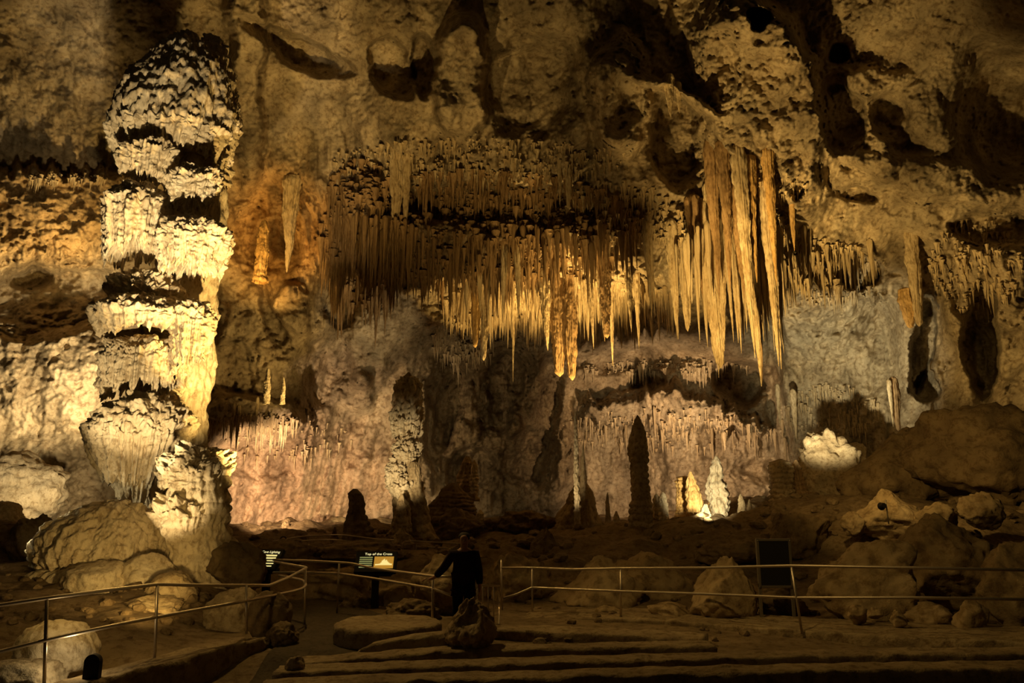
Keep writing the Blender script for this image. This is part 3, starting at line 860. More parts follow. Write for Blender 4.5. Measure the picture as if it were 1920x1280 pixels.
# ------------------------------------------------------------------ stalactites
PROF_S = [
    [(0, .25), (.03, .8), (.08, 1.0), (.35, .78), (.65, .48), (.9, .18), (1, .03)],
    [(0, .25), (.03, .8), (.12, .95), (.5, .68), (.8, .36), (1, .04)],
    [(0, .3), (.03, .9), (.08, 1.05), (.3, .8), (.7, .48), (.92, .2), (1, .05)],
    [(0, .3), (.04, .85), (.3, .98), (.6, .84), (.85, .62), (.97, .4), (1, .05)],   # blunt
]


def stalactite(px, yt, yb, wpx_, label, mat=None, k=0, off=0.35, seed=0, group=None, lean=0.0, Dv=None, flute=.22, nth=40, nz=60):
    Dv = Dv if Dv else dsurf(px, yt) - off
    Dv = min(Dv, dsurf(px, yt) - .2, dsurf(px, yt * .7 + yb * .3) - .2)
    for _ in range(12):
        t = at(px, yt, Dv)
        up = up_to_rock(t, 3.0)
        if up is not None:
            break
        Dv += 0.3
    t = at(px, yt, Dv)
    b = at(px, yb, Dv)
    w = (at(px + wpx_ / 2, yt, Dv) - t).length
    t.z += (up or 0) + 0.2
    H = b.z - t.z
    o = spire('stalactite', PROF_S[k], 0, 0, 0.25, H - 0.25, w, mat or M_STAL, None, nth, nz, .05, (lean, 0), seed, .9, .10, flute, 5)
    o.location = t
    return tag(o, label, 'stalactite', group)


CL = 'in the big right-hand stalactite cluster'
BIG = [
    (1318, 395, 690, 34, 3, 'longest broad fluted stalactite with a blunt end ' + CL, 26.5, M_STAL, .35),
    (1334, 470, 708, 22, 1, 'long slim stalactite touching the broad fluted one', 26.4, M_STAL, 0),
    (1345, 540, 678, 13, 1, 'short forked looking stalactite right of the broad fluted one', 26.6, M_STAL, 0),
    (1350, 450, 658, 34, 0, 'leaf shaped pale stalactite ' + CL, 26.7, M_STAL, -.1),
    (1364, 520, 641, 12, 1, 'thin bent stalactite right of the leaf shaped pale one', 26.8, M_STAL, .1),
    (1372, 470, 643, 17, 1, 'thin golden stalactite near the cluster middle', 26.9, M_STAL, .05),
    (1380, 500, 662, 14, 1, 'thin grey stalactite near the cluster middle', 27.2, M_STAL, 0),
    (1392, 420, 671, 30, 0, 'sturdy golden stalactite right of the cluster middle', 26.8, M_STAL, .15),
    (1408, 470, 724, 26, 2, 'longest sharply pointed stalactite ' + CL, 26.4, M_STAL, .05),
    (1417, 500, 718, 24, 0, 'dark stalactite right behind the longest sharp one', 26.9, M_BROWN, -.05),
    (1424, 520, 640, 15, 1, 'short pale stalactite right of the longest sharp one', 27.0, M_STAL, 0),
    (1437, 440, 687, 22, 1, 'long thin stalactite, left of the last pair at right', 26.8, M_STAL, .12),
    (1446, 470, 692, 22, 1, 'long thin stalactite, right of the last pair at right', 26.9, M_STAL, .05),
    (1453, 500, 662, 15, 1, 'slender last stalactite at the right end of the cluster', 27.2, M_STAL, .1),
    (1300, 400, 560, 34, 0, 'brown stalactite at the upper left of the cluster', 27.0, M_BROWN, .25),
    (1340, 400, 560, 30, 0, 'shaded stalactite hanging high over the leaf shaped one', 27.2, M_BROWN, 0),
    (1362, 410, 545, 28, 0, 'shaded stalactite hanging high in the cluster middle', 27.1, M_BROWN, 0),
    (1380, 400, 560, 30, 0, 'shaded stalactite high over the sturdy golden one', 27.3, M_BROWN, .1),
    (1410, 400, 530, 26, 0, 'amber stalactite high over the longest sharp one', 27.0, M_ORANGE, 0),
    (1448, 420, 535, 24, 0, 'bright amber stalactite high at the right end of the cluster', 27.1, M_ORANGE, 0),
    (1280, 545, 621, 16, 3, 'blunt pale stalactite, left of a hanging pair left of the cluster', 28.0, M_STAL, .12),
    (1291, 545, 611, 14, 1, 'pale stalactite, right of a hanging pair left of the cluster', 28.1, M_STAL, 0),
    (1258, 450, 636, 26, 0, 'long pointed stalactite left of the blunt pale pair', 28.4, M_STAL, .1),
    (1213, 495, 585, 15, 1, 'brilliant bright stalactite in the lit fringe right of centre', 29.5, M_STAL, .1),
    (1223, 530, 594, 9, 1, 'thin bright stalactite right beside the brilliant one', 29.6, M_STAL, .05),
    (948, 535, 603, 15, 1, 'gold stalactite with a bent tip in the left lit fringe', 30.5, M_STAL, -.15),
    (970, 525, 598, 15, 1, 'pointed stalactite right of the bent gold one', 30.5, M_STAL, .05),
    (1022, 560, 657, 26, 0, 'long pale blade shaped stalactite above the brown curtain', 31.5, M_STAL, .1),
    (1107, 570, 653, 12, 1, 'thin straight stalactite right of the brown curtain', 31.5, M_STAL, .1),
    (1124, 535, 640, 20, 0, 'golden stalactite beside the brown fluted one', 30.8, M_STAL, .15),
    (1135, 540, 634, 22, 3, 'brown fluted stalactite in the middle of the lit fringe', 30.6, M_BROWN, 0),
    (1178, 565, 623, 14, 1, 'short gold stalactite right of the brown fluted one', 31.0, M_STAL, .1),
    (1147, 612, 686, 12, 1, 'faint grey stalactite hanging before the dark alcove', 33.0, M_STAL, 0),
    (1197, 610, 656, 14, 1, 'pale broad stalactite hanging before the dark alcove', 33.2, M_STAL, 0),
    (911, 628, 676, 16, 3, 'pale blade stalactite over the left dark recess', 33.0, M_STAL, -.1),
    (892, 612, 652, 20, 3, 'orange lit drapery beside the pale blade', 33.0, M_ORANGE, 0),
    (962, 640, 716, 8, 1, 'thin lone stalactite over the middle dark recess', 33.5, M_STAL, 0),
    (1044, 605, 706, 34, 3, 'brown hanging curtain with orange tip, left half', 31.8, M_BROWN, .1),
    (1071, 615, 713, 28, 3, 'brown hanging curtain with orange tip, right half', 31.6, M_BROWN, 0),
    (737, 336, 370, 17, 3, 'small blunt stalactite high above the dark draperies', 29.5, M_STAL, 0),
    (762, 348, 416, 16, 3, 'tongue shaped stalactite right of the small blunt one', 29.4, M_STAL, 0),
    (744, 350, 425, 26, 3, 'wide fluted drapery under the small blunt stalactite', 29.7, M_STAL, 0),
    (1050, 352, 388, 11, 1, 'small pale stalactite, left of two in a dark niche', 28.4, M_STAL, 0),
    (1066, 350, 391, 15, 3, 'small pale stalactite, right of two in a dark niche', 28.4, M_STAL, 0),
    (963, 285, 336, 14, 1, 'lone stalactite under the upper ceiling ledge', 28.2, M_STAL, 0),
    (548, 352, 510, 34, 2, 'long fluted pale stalactite beside the orange alcove', 31.2, M_STAL, 0),
    (1487, 745, 828, 13, 1, 'lone thin stalactite before the white curtain wall', 35.0, M_STAL, 0),
    (1458, 735, 800, 10, 1, 'lone dim stalactite left of the white curtain wall', 35.2, M_STAL, 0),
    (1698, 558, 615, 26, 3, 'plump tan stalactite, left of a heart shaped pair', 28.2, M_ORANGE, .1),
    (1722, 562, 612, 26, 3, 'plump tan stalactite, right of a heart shaped pair', 28.2, M_STAL, -.1),
    (1676, 725, 808, 16, 3, 'dark hanging post above the right rock slope', 28.6, M_BROWN, 0),
    (1668, 730, 800, 9, 1, 'pale hanging post above the right rock slope', 28.5, M_STAL, 0),
    (1255, 172, 220, 22, 1, 'pale tooth under the curved ceiling ridge, left of two', 25.6, M_STAL, 0),
    (1272, 178, 212, 14, 1, 'pale tooth under the curved ceiling ridge, right of two', 25.6, M_STAL, 0),
    (1485, 410, 470, 16, 1, 'bright amber stalactite right above the white curtain wall', 28.5, M_ORANGE, 0),
    (422, 775, 828, 8, 1, 'thin stalactite under the left ledge, first of four', 30.2, M_STAL, 0),
    (437, 780, 840, 8, 1, 'thin stalactite under the left ledge, second of four', 30.2, M_STAL, 0),
    (447, 778, 848, 8, 1, 'thin stalactite under the left ledge, third of four', 30.2, M_STAL, 0),
    (481, 775, 818, 8, 1, 'thin stalactite under the left ledge, last of four', 30.2, M_STAL, 0),
]
for k, (px, yt, yb, w, kk, lab, Dv, mt, ln) in enumerate(BIG):
    big = w > 20
    stalactite(px, yt, yb, w * 0.95, lab, mt, kk, seed=k * 1.7 + 3, Dv=Dv, lean=ln, nth=72 if big else 36, nz=120 if big else 70)
# a standing column in the orange alcove
gmite(488, 413, 515, 22, 31.0, 'fluted orange column standing in the orange alcove', M_ORANGE, [(0, 1.2), (.2, .95), (.6, 1.0), (.9, .8), (1, .3)], 140, flute=.12)
gmite(530, 706, 742, 10, 30.6, 'small white stalagmite on the left ledge, right of two', M_FLOW, None, 141)
gmite(500, 690, 742, 14, 30.8, 'small white stalagmite on the left ledge, left of two', M_FLOW, [(0, .8), (.5, 1), (1, .3)], 142)

# the many similar stalactites of the ceiling
protos, protos_dark = [], []
for k in range(10):
    o = spire('stalactite', PROF_S[k % 3], 0, 0, 0.06, -1.06, 1.0, M_STAL, None, 18, 24, .06, (0, 0), 200 + k * 3.1, .9, .12, .25, 4)
    protos.append(o.data)
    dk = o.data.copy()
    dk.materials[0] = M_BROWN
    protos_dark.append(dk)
    COL.objects.unlink(o)
    bpy.data.objects.remove(o)
NB = 0


def scatter(n, xr, line, spread, hpx, wpx_, label, group, off=(0.15, 0.6), seed=1, dark=False):
    global NB
    rg = random.Random(seed)
    for _ in range(n):
        px = rg.uniform(*xr)
        yt = np.interp(px, [p[0] for p in line], [p[1] for p in line]) + rg.uniform(*spread)
        Dv = dsurf(px, yt) - rg.uniform(*off)
        t = at(px, yt, Dv)
        h = (t.z - at(px, yt + rg.uniform(*hpx), Dv).z)
        up = up_to_rock(t, 1.0) or 0.0
        t.z += up
        h += up
        w = rg.uniform(*wpx_) * Dv / FPX / 2
        o = bpy.data.objects.new('stalactite', rg.choice(protos_dark if dark else protos))
        o.location = t
        o.scale = (w, w * rg.uniform(.7, 1.1), h)
        o.rotation_euler = (0, 0, rg.uniform(0, 6.28))
        COL.objects.link(o)
        tag(o, label, 'stalactite', group)
        NB += 1


scatter(95, (850, 1260), [(850, 545), (1000, 560), (1100, 570), (1260, 545)], (-26, 34), (22, 78), (5, 14), 'slender tan stalactite of the lit fringe hanging across the middle of the cave', 'lit fringe stalactites', seed=2)
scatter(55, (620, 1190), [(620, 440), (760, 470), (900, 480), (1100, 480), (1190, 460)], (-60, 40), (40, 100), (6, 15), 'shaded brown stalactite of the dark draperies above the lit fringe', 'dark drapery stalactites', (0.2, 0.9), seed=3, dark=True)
scatter(44, (1262, 1462), [(1240, 430), (1350, 440), (1460, 450)], (-25, 60), (60, 165), (7, 17), 'amber stalactite packed between the big ones of the right cluster', 'packed cluster stalactites', (0.5, 2.6), seed=4)
scatter(30, (1460, 1640), [(1460, 440), (1540, 450), (1640, 480)], (-20, 60), (25, 70), (5, 12), 'thin stalactite of the ragged edge above the white curtain wall', 'ragged edge stalactites', seed=5)
scatter(22, (1100, 1480), [(1100, 790), (1250, 795), (1400, 812), (1480, 815)], (-14, 22), (12, 48), (4, 9), 'tiny stalactite under the long low shelf of the back wall', 'low shelf stalactites', seed=6)


# uncountable small drips over the ceiling: one mass
def drip_mass(name, n, regions, label, mat, seed):
    rg = np.random.default_rng(seed)
    Vs, Fs = [], []
    base = 0
    nth = 6
    th = np.linspace(0, 2 * np.pi, nth, endpoint=False)
    prof = np.array([1.5, .8, .42, .2, .03])
    hh = np.array([0.12, -.12, -.45, -.75, -1.0])
    tot = sum(r[0] for r in regions)
    for (wt, cx, cy, rx, ry, h0, h1, w0, w1) in regions:
        m = int(n * wt / tot * 2.2)
        a, rr = rg.uniform(0, 6.283, m), np.sqrt(rg.uniform(size=m))
        qx, qy = cx + rx * rr * np.cos(a), cy + ry * rr * np.sin(a)
        cl = fbm(np.stack([qx / 26, qy / 16, 0 * qx + seed], -1), 3)
        ln = fbm(np.stack([qx / 34, qy / 60, 0 * qx + seed + 4], -1), 2)
        for px, py, c_, l_ in zip(qx, qy, cl, ln):
            if c_ < rg.uniform(-.35, .25):
                continue
            Dv = dsurf(px, py) - rg.uniform(0.0, 0.25)
            t = at(px, py, Dv)
            k = Dv / FPX
            H = (h0 + (h1 - h0) * rg.uniform() ** 2) * k * (1 + 0.9 * l_)
            Wd = rg.uniform(w0, w1) * k / 2 * (0.6 + 0.5 * H / (h1 * k))
            H = max(H, 4 * k)
            ring = np.stack([np.cos(th)[None] * prof[:, None] * Wd, np.sin(th)[None] * prof[:, None] * Wd, np.repeat((hh * H)[:, None], nth, 1)], -1)
            ring[..., 0] += rg.uniform(-.05, .05) * H * (-hh[:, None])
            Vs.append((ring + np.array(t)).reshape(-1, 3))
            Fs.append(grid_faces(nth, 5, True)[:, ::-1] + base)
            base += 5 * nth
    o = mesh_np(name, np.concatenate(Vs), np.concatenate(Fs), mat)
    return tag(o, label, 'dripstone', None, 'stuff')


drip_mass('dripstone', 4300, [
    (12, 1050, 568, 220, 42, 14, 50, 4, 11), (3, 1350, 430, 130, 50, 10, 45, 4, 11), (3, 1540, 510, 110, 60, 10, 40, 4, 9), (3, 900, 300, 280, 40, 8, 30, 3, 8),
    (1.4, 1250, 805, 200, 40, 8, 26, 3, 6), (1.5, 1560, 770, 90, 50, 10, 36, 3, 6), (2, 1150, 400, 110, 60, 10, 40, 4, 9),
    (0.7, 540, 825, 120, 40, 8, 26, 3, 6), (1.5, 1830, 500, 90, 90, 10, 36, 4, 8), (1.5, 870, 640, 60, 50, 10, 30, 3, 7), (1, 1420, 350, 100, 30, 8, 22, 3, 6),
    (1.2, 470, 790, 90, 14, 10, 40, 3, 6), (0.8, 130, 335, 80, 10, 8, 26, 3, 6), (1.2, 1250, 690, 160, 14, 8, 26, 3, 6)],
    'countless thin tan dripstone needles over the lit ceiling and shelves', M_STAL, 5)
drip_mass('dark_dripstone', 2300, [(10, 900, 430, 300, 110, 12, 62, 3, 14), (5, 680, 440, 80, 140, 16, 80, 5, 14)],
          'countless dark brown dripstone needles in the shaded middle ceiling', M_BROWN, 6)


# scattered rubble on the floor: one mass
def rubble(n, seed):
    rg = np.random.default_rng(seed)
    bm = bmesh.new()
    bmesh.ops.create_icosphere(bm, subdivisions=2, radius=1)
    V0 = np.array([v.co[:] for v in bm.verts])
    F0 = np.array([[v.index for v in f.verts] for f in bm.faces])
    bm.free()
    Vs, Fs, base = [], [], 0
    for i in range(n):
        px = rg.uniform(-50, 1970)
        y = rg.uniform(17.5, 38)
        if rg.uniform() < 0.25:
            y = rg.uniform(12.5, 18)
            px = rg.choice([rg.uniform(-50, 420), rg.uniform(990, 1950)])
        x = (px - 960) / FPX * y
        s = rg.uniform(.04, .13) * (1 + (y > 20) * 1.2)
        V = V0 * (1 + 0.35 * fbm(V0 * 1.2 + i * 7.7, 2))[:, None] * np.array([1, rg.uniform(.7, 1), rg.uniform(.5, .8)]) * s
        a = rg.uniform(0, 6.28)
        R = np.array([[math.cos(a), -math.sin(a), 0], [math.sin(a), math.cos(a), 0], [0, 0, 1]])
        Vs.append(V @ R.T + np.array([x, y, gz(x, y) + s * .2]))
        Fs.append(F0 + base)
        base += len(V0)
    o = mesh_np('rubble', np.concatenate(Vs), np.concatenate(Fs), M_FLOOR, smooth=False)
    return tag(o, 'loose brown rubble strewn over the cave floor', 'rubble', None, 'stuff')


rubble(900, 3)


# ------------------------------------------------------------------ laid stone: curbs, benches
def sweep_wall(name, pts, w_back, zbot, label, cat, mat=None, seed=0, per=14, rnd=0.05, kind=None, rough=0.05):
    """low wall: pts = front top edge (Vector), going w_back behind it"""
    mat = mat or M_STONE
    P = np.array([tuple(p) for p in pts])
    s = np.concatenate([[0], np.cumsum(np.linalg.norm(np.diff(P, axis=0), axis=1))])
    n = max(12, int(s[-1] * per))
    t = np.linspace(0, s[-1], n)
    C = np.stack([np.interp(t, s, P[:, i]) for i in range(3)], -1)
    for _ in range(3):
        C[1:-1] = (C[:-2] + C[1:-1] * 2 + C[2:]) / 4
    T = np.gradient(C, axis=0)
    T[:, 2] = 0
    T /= np.linalg.norm(T, axis=1, keepdims=True)
    Nn = np.stack([-T[:, 1], T[:, 0], 0 * T[:, 0]], -1)
    if Nn[len(Nn) // 2][1] < 0:
        Nn = -Nn
    sec = []
    m = 9
    for v in np.linspace(0, 1, m):
        sec.append((0, v, 'f'))
    for a in (30, 60):
        sec.append((a, 1, 'r'))
    for v in np.linspace(0.12, 0.88, 7):
        sec.append((v, 1, 't'))
    for a in (60, 30):
        sec.append((a, 1, 'R'))
    for v in np.linspace(1, 0, 5):
        sec.append((1, v, 'b'))
    rows = []
    for (u, v, k) in sec:
        H = C[:, 2] - zbot - rnd
        if k == 'f':
            off, z = 0, zbot + H * v
        elif k == 'r':
            off, z = rnd * (1 - math.cos(math.radians(u))), zbot + H + rnd * math.sin(math.radians(u))
        elif k == 't':
            off, z = w_back * u, zbot + H + rnd
        elif k == 'R':
            off, z = w_back - rnd * (1 - math.cos(math.radians(u))), zbot + H + rnd * math.sin(math.radians(u))
        else:
            off, z = w_back, zbot + H * v
        Q_ = C + Nn * off
        Q_[:, 2] = z
        rows.append(Q_)
    V = np.array(rows)
    dn = rough * fbm(V / 0.35 + seed, 4) + 0.4 * rough * billow(V / 0.12 + seed, 2)
    V = V - Nn[None] * dn[..., None]
    V[..., 2] += 0.5 * dn
    nu = n
    F = grid_faces(nu, len(sec)).tolist()
    nv = V.reshape(-1, 3)
    me = bpy.data.meshes.new(name)
    e0 = [j * nu for j in range(len(sec))]
    e1 = [j * nu + nu - 1 for j in range(len(sec))]
    me.from_pydata([tuple(v) for v in nv], [], F + [e0, e1[::-1]])
    me.update()
    bm = bmesh.new()
    bm.from_mesh(me)
    bmesh.ops.recalc_face_normals(bm, faces=bm.faces[:])
    bm.to_mesh(me)
    bm.free()
    for p in me.polygons:
        p.use_smooth = True
    me.materials.append(mat)
    o = bpy.data.objects.new(name, me)
    COL.objects.link(o)
    return tag(o, label, cat, None, kind)


sweep_wall('stone_curb', [at(60, 1318, 8.9), at(160, 1282, 9.5), at(300, 1246, 10.5), at(420, 1212, 11.6), at(490, 1196, 12.3), at(515, 1194, 12.9)], 0.5, -0.35, 'low stone curb along the left of the path carrying the railing', 'curb', seed=1)
sweep_wall('stone_ledge', [at(975, 1158, 15.6), at(1100, 1158, 15.3), at(1250, 1162, 14.8), at(1400, 1174, 14.0), at(1600, 1186, 13.0), at(1800, 1196, 12.2), at(2010, 1206, 11.5)], 1.6, -0.45, 'long low stone ledge under the right railing', 'ledge', seed=2)
sweep_wall('stone_bench', [at(560, 1243, 11.0), at(700, 1233, 11.15), at(840, 1222, 11.3), at(1000, 1217, 11.3), at(1180, 1213, 11.25), at(1345, 1212, 11.2)], 0.5, -0.4, 'rear stone bench, the topmost of the stacked benches', 'bench', seed=3)
sweep_wall('stone_bench', [at(510, 1262, 10.45), at(700, 1254, 10.55), at(900, 1247, 10.6), at(1150, 1240, 10.6), at(1400, 1233, 10.6), at(1700, 1226, 10.5), at(2000, 1226, 10.3)], 0.5, -0.5, 'middle stone bench below the rear one', 'bench', seed=4)
sweep_wall('stone_bench', [at(480, 1288, 9.9), at(700, 1278, 9.95), at(960, 1272, 10.0), at(1250, 1264, 10.0), at(1600, 1256, 9.9), at(2000, 1252, 9.7)], 0.5, -0.6, 'front stone bench along the bottom of the picture', 'bench', seed=5)
cpos = at(728, 1165, 13.1)
# round bench: a lathe
prof = [(0.0, 0.0), (.2, .0), (.5, 0.0), (.7, 0), (.80, -.005), (.835, -.03), (.85, -.08), (.85, -.18), (.84, -.3), (.85, -.42), (.86, -.62)]
th = np.linspace(0, 2 * np.pi, 120, endpoint=False)
V = np.array([[(r * math.cos(t), r * math.sin(t), z) for t in th] for r, z in prof])
V[..., 2] += 0.02 * fbm(V / .25, 3)
V[..., :2] *= (1 + 0.03 * fbm(V / .2 + 4, 3))[..., None]
o = mesh_np('round_bench', V.reshape(-1, 3), grid_faces(120, len(prof), True)[:, ::-1], M_STONE)
o.location = cpos
o.scale = (1.05, 1.0, 1.0)
tag(o, 'round stone seat beside the path left of the person', 'bench')
sweep_wall('curved_bench', [at(664, 1226, 11.85), at(676, 1212, 11.8), at(720, 1203, 11.75), at(780, 1195, 11.75), at(848, 1188, 11.8)], 0.38, -0.3, 'curved low stone seat in front of the round one', 'bench', seed=7)
sweep_wall('stone_step', [at(900, 1178, 13.4), at(1000, 1182, 13.2), at(1150, 1188, 12.9), at(1320, 1198, 12.4)], 0.6, -0.3, 'low stone step in front of the right ledge', 'step', seed=8)

# path surface
pv = []
for (a, b_) in (((380, 1290, 9.6), (640, 1290, 9.6)), ((470, 1240, 11.2), (640, 1240, 11.2)), ((520, 1200, 12.6), (700, 1190, 13.2)), ((545, 1170, 14.0), (840, 1170, 13.8)), ((540, 1140, 16.2), (700, 1140, 16.2)), ((500, 1120, 18.0), (640, 1120, 18.0))):
    A_, B_ = at(*a), at(*b_)
    pv.append([(A_.x + (B_.x - A_.x) * t, A_.y + (B_.y - A_.y) * t) for t in np.linspace(0, 1, 24)])
pv = np.array(pv)
ti = np.linspace(0, len(pv) - 1, 60)
pv = np.stack([[np.interp(ti, np.arange(len(pv)), pv[:, j, k]) for k in range(2)] for j in range(24)], 0).transpose(2, 0, 1)
pz = floor_z(pv[..., 0], pv[..., 1]) + 0.03
o = mesh_np('path', np.concatenate([pv, pz[..., None]], -1).reshape(-1, 3), grid_faces(24, 60), M_PATH)
o['kind'] = 'structure'

# ------------------------------------------------------------------ railings
def railing(name, label, loc, rails, posts, mat=None, rr=0.024, pr=0.021, cat='railing'):
    mat = mat or M_STEEL
    root = empty(name, loc, label, cat)
    L = Vector(loc)
    for nm, pts, sm_ in rails:
        tube(nm, [p - L for p in pts], rr, mat, root, 12, sm_)
    for (t, b) in posts:
        tube('post', [t - L, b - L], pr, mat, root, 12)
    return root


def down(p, z=None):
    return Vector((p.x, p.y, (gz(p.x, p.y) if z is None else z) - 0.05))


tl = [at(-60, 1143, 8.9), at(0, 1134, 9.2), at(88, 1121, 9.6), at(200, 1106, 10.2), at(295, 1095, 10.9), at(380, 1097, 11.6), at(450, 1097, 12.2), at(505, 1097, 12.9), at(540, 1083, 13.8), at(575, 1064, 14.8)]
tl2 = [at(575, 1064, 14.8), at(545, 1058, 15.4), at(515, 1053, 15.9)]
ll = [at(-60, 1236, 8.9), at(0, 1221, 9.2), at(86, 1200, 9.6), at(200, 1175, 10.2), at(292, 1157, 10.9), at(380, 1141, 11.6), at(462, 1126, 12.3), at(550, 1108, 13.7), at(571, 1100, 14.3), at(572, 1093, 14.7), at(562, 1086, 15.1), at(523, 1079, 15.8)]
railing('hand_railing', 'steel hand railing along the left curb with a rounded end', tuple(at(88, 1280, 9.6)), [
    ('top_rail', tl, 0), ('top_rail', tl2, 0), ('middle_rail', ll, 4)],
    [(at(88, 1121, 9.6), at(82, 1300, 9.6)), (at(295, 1095, 10.9), at(290, 1234, 10.9)), (at(462, 1097, 12.3), at(462, 1188, 12.3)), (at(573, 1066, 14.7), at(571, 1172, 14.7))])
tm = [at(512, 1049, 16.6), at(575, 1051, 16.3), at(636, 1054, 16.0), at(660, 1056, 15.8), at(700, 1065, 15.3), at(760, 1073, 14.4), at(812, 1080, 13.6), at(846, 1081, 13.2)]
lm = [at(512, 1073, 16.6), at(575, 1073, 16.3), at(636, 1075, 16.0), at(700, 1084, 15.2), at(760, 1094, 14.4), at(812, 1103, 13.6), at(846, 1116, 13.2)]
railing('hand_railing', 'steel hand railing across the path in front of the map sign', tuple(at(636, 1150, 16)), [
    ('top_rail', tm, 0), ('middle_rail', lm, 0)], [(tm[2], down(tm[2])), (tm[6], down(tm[6]))])
tr = [at(940, 1064, 16.6), at(998, 1064, 16.4), at(1075, 1067, 15.9), at(1163, 1065, 15.3), at(1320, 1064, 14.4), at(1483, 1060, 13.4), at(1700, 1064, 12.5), at(1960, 1069, 11.7)]
lr = [at(944, 1121, 16.6), at(965, 1115, 16.5), at(998, 1101, 16.4), at(1163, 1108, 15.3), at(1320, 1113, 14.4), at(1494, 1120, 13.4), at(1700, 1120, 12.5), at(1960, 1124, 11.7)]
railing('hand_railing', 'steel hand railing standing on the long right ledge', tuple(at(998, 1150, 16.4)), [
    ('top_rail', tr, 0), ('middle_rail', lr, 0)],
    [(at(940, 1049, 16.6), at(942, 1172, 16.6)), (at(998, 1064, 16.4), at(998, 1160, 16.4)), (at(1164, 1065, 15.3), at(1164, 1166, 15.3)), (at(1484, 1060, 13.4), at(1504, 1188, 13.4))])
fr = [[at(-70, 1068 + 21 * k, 18.6), at(0, 1063 + 20 * k, 18.6), at(85, 1058 + 18 * k, 18.6)] for k in range(3)]
railing('hand_railing', 'far three-bar railing at the left edge behind the mound', tuple(at(0, 1110, 18.6)), [('rail', p, 0) for p in fr], [(fr[0][2], down(fr[0][2])), (fr[0][0], down(fr[0][0]))], rr=.02)
fa = [at(470, 1029, 26), at(520, 1020, 26), at(560, 1014, 26), at(600, 1012, 26), at(636, 1012, 25.5), at(700, 1020, 25), at(780, 1024, 25), at(856, 1029, 25)]
fb = [p + Vector((0, .8, .12)) for p in fa]
railing('distant_railing', 'thin distant railing winding behind the map sign', tuple(at(636, 1030, 25.5)), [('top_rail', fa, 3), ('back_rail', fb, 3)], [(fa[i], down(fa[i])) for i in (0, 2, 4, 6)], rr=.018, pr=.015)
fc_ = [at(880, 1026, 26), at(940, 1020, 26), at(1000, 1017, 26.5), at(1040, 1015, 27), at(1117, 1004, 28)]
railing('distant_railing', 'thin distant railing right of the person towards the thin pole stalagmite', tuple(at(1000, 1030, 26.5)), [('top_rail', fc_, 3), ('lower_rail', [p - Vector((0, 0, .14)) for p in fc_], 3)], [(fc_[i], down(fc_[i])) for i in (1, 3, 4)], rr=.018, pr=.015)
# gate
gl = at(845, 1172, 13.6)
gate = empty('gate', tuple(gl), 'small barred metal gate between the person and the right railing', 'gate')
g0, g1 = at(852, 1096, 13.6), at(936, 1098, 14.2)
h0, h1 = at(852, 1168, 13.6), at(936, 1171, 14.2)
G = Vector(gl)
tube('gate_frame', [g0 - G, g1 - G, h1 - G, h0 - G, g0 - G], .02, M_STEEL, gate)
for k in range(1, 8):
    t = k / 8
    tube('bar', [g0.lerp(g1, t) - G, h0.lerp(h1, t) - G], .011, M_STEEL, gate, 8)

# ------------------------------------------------------------------ signs
def emit_mat(name, col, s):
    return plain(name, col, 0.5, 0, col, s)


M_TXT = emit_mat('lit_lettering', (1.0, 0.86, 0.42), 1.0)
M_TXT2 = emit_mat('lit_small_print', (0.75, 0.80, 0.30), 0.30)
M_CREAM = emit_mat('lit_cream_picture', (1.0, 0.82, 0.30), 0.85)
M_PIC = plain('lit_amber_picture', (0.75, 0.38, 0.05), .5, 0, (0.80, 0.40, 0.05), 0.5, bscale=6)


def sign(name, label, px, py, Dv, yaw, w, h, title, tilt=50, left_text=True):
    c = at(px, py, Dv)
    root = empty(name, (c.x, c.y, gz(c.x, c.y)), label, 'sign')
    root.rotation_euler = (0, 0, yaw)
    zc = c.z - root.location.z
    R = Matrix.Rotation(math.radians(tilt), 3, 'X')

    def onface(x, y, d):
        return Vector((0, 0, zc)) + R @ Vector((x, y, d))
    bm = bmesh.new()
    box(bm, onface(0, 0, -.05), (w + .12, h + .1, .09), R, .012)
    bm_obj('casing', bm, M_BLACK, root)
    bm = bmesh.new()
    box(bm, Vector((0, .02, zc - .24)), (w * .95, .30, .14), None, .03)
    bm_obj('under_box', bm, M_BLACK, root)
    bm = bmesh.new()
    box(bm, Vector((0, .05, (zc - .28) / 2)), (.15, .12, zc - .28), None, .01)
    bm_obj('pedestal', bm, M_BLACK, root)
    cu = bpy.data.curves.new('title', 'FONT')
    cu.body = title
    cu.size = .085
    cu.align_x = 'CENTER'
    cu.extrude = .001
    cu.materials.append(M_TXT)
    t0 = bpy.data.objects.new('title_curve', cu)
    COL.objects.link(t0)
    bpy.context.view_layer.update()
    tm_ = bpy.data.meshes.new_from_object(t0.evaluated_get(bpy.context.evaluated_depsgraph_get()))
    bpy.data.objects.remove(t0)
    t = bpy.data.objects.new('title_lettering', tm_)
    t.parent = root
    t.location = onface(w * .05, h * .36, .004)
    t.rotation_euler = (math.radians(tilt), 0, 0)
    COL.objects.link(t)
    return root, R, onface


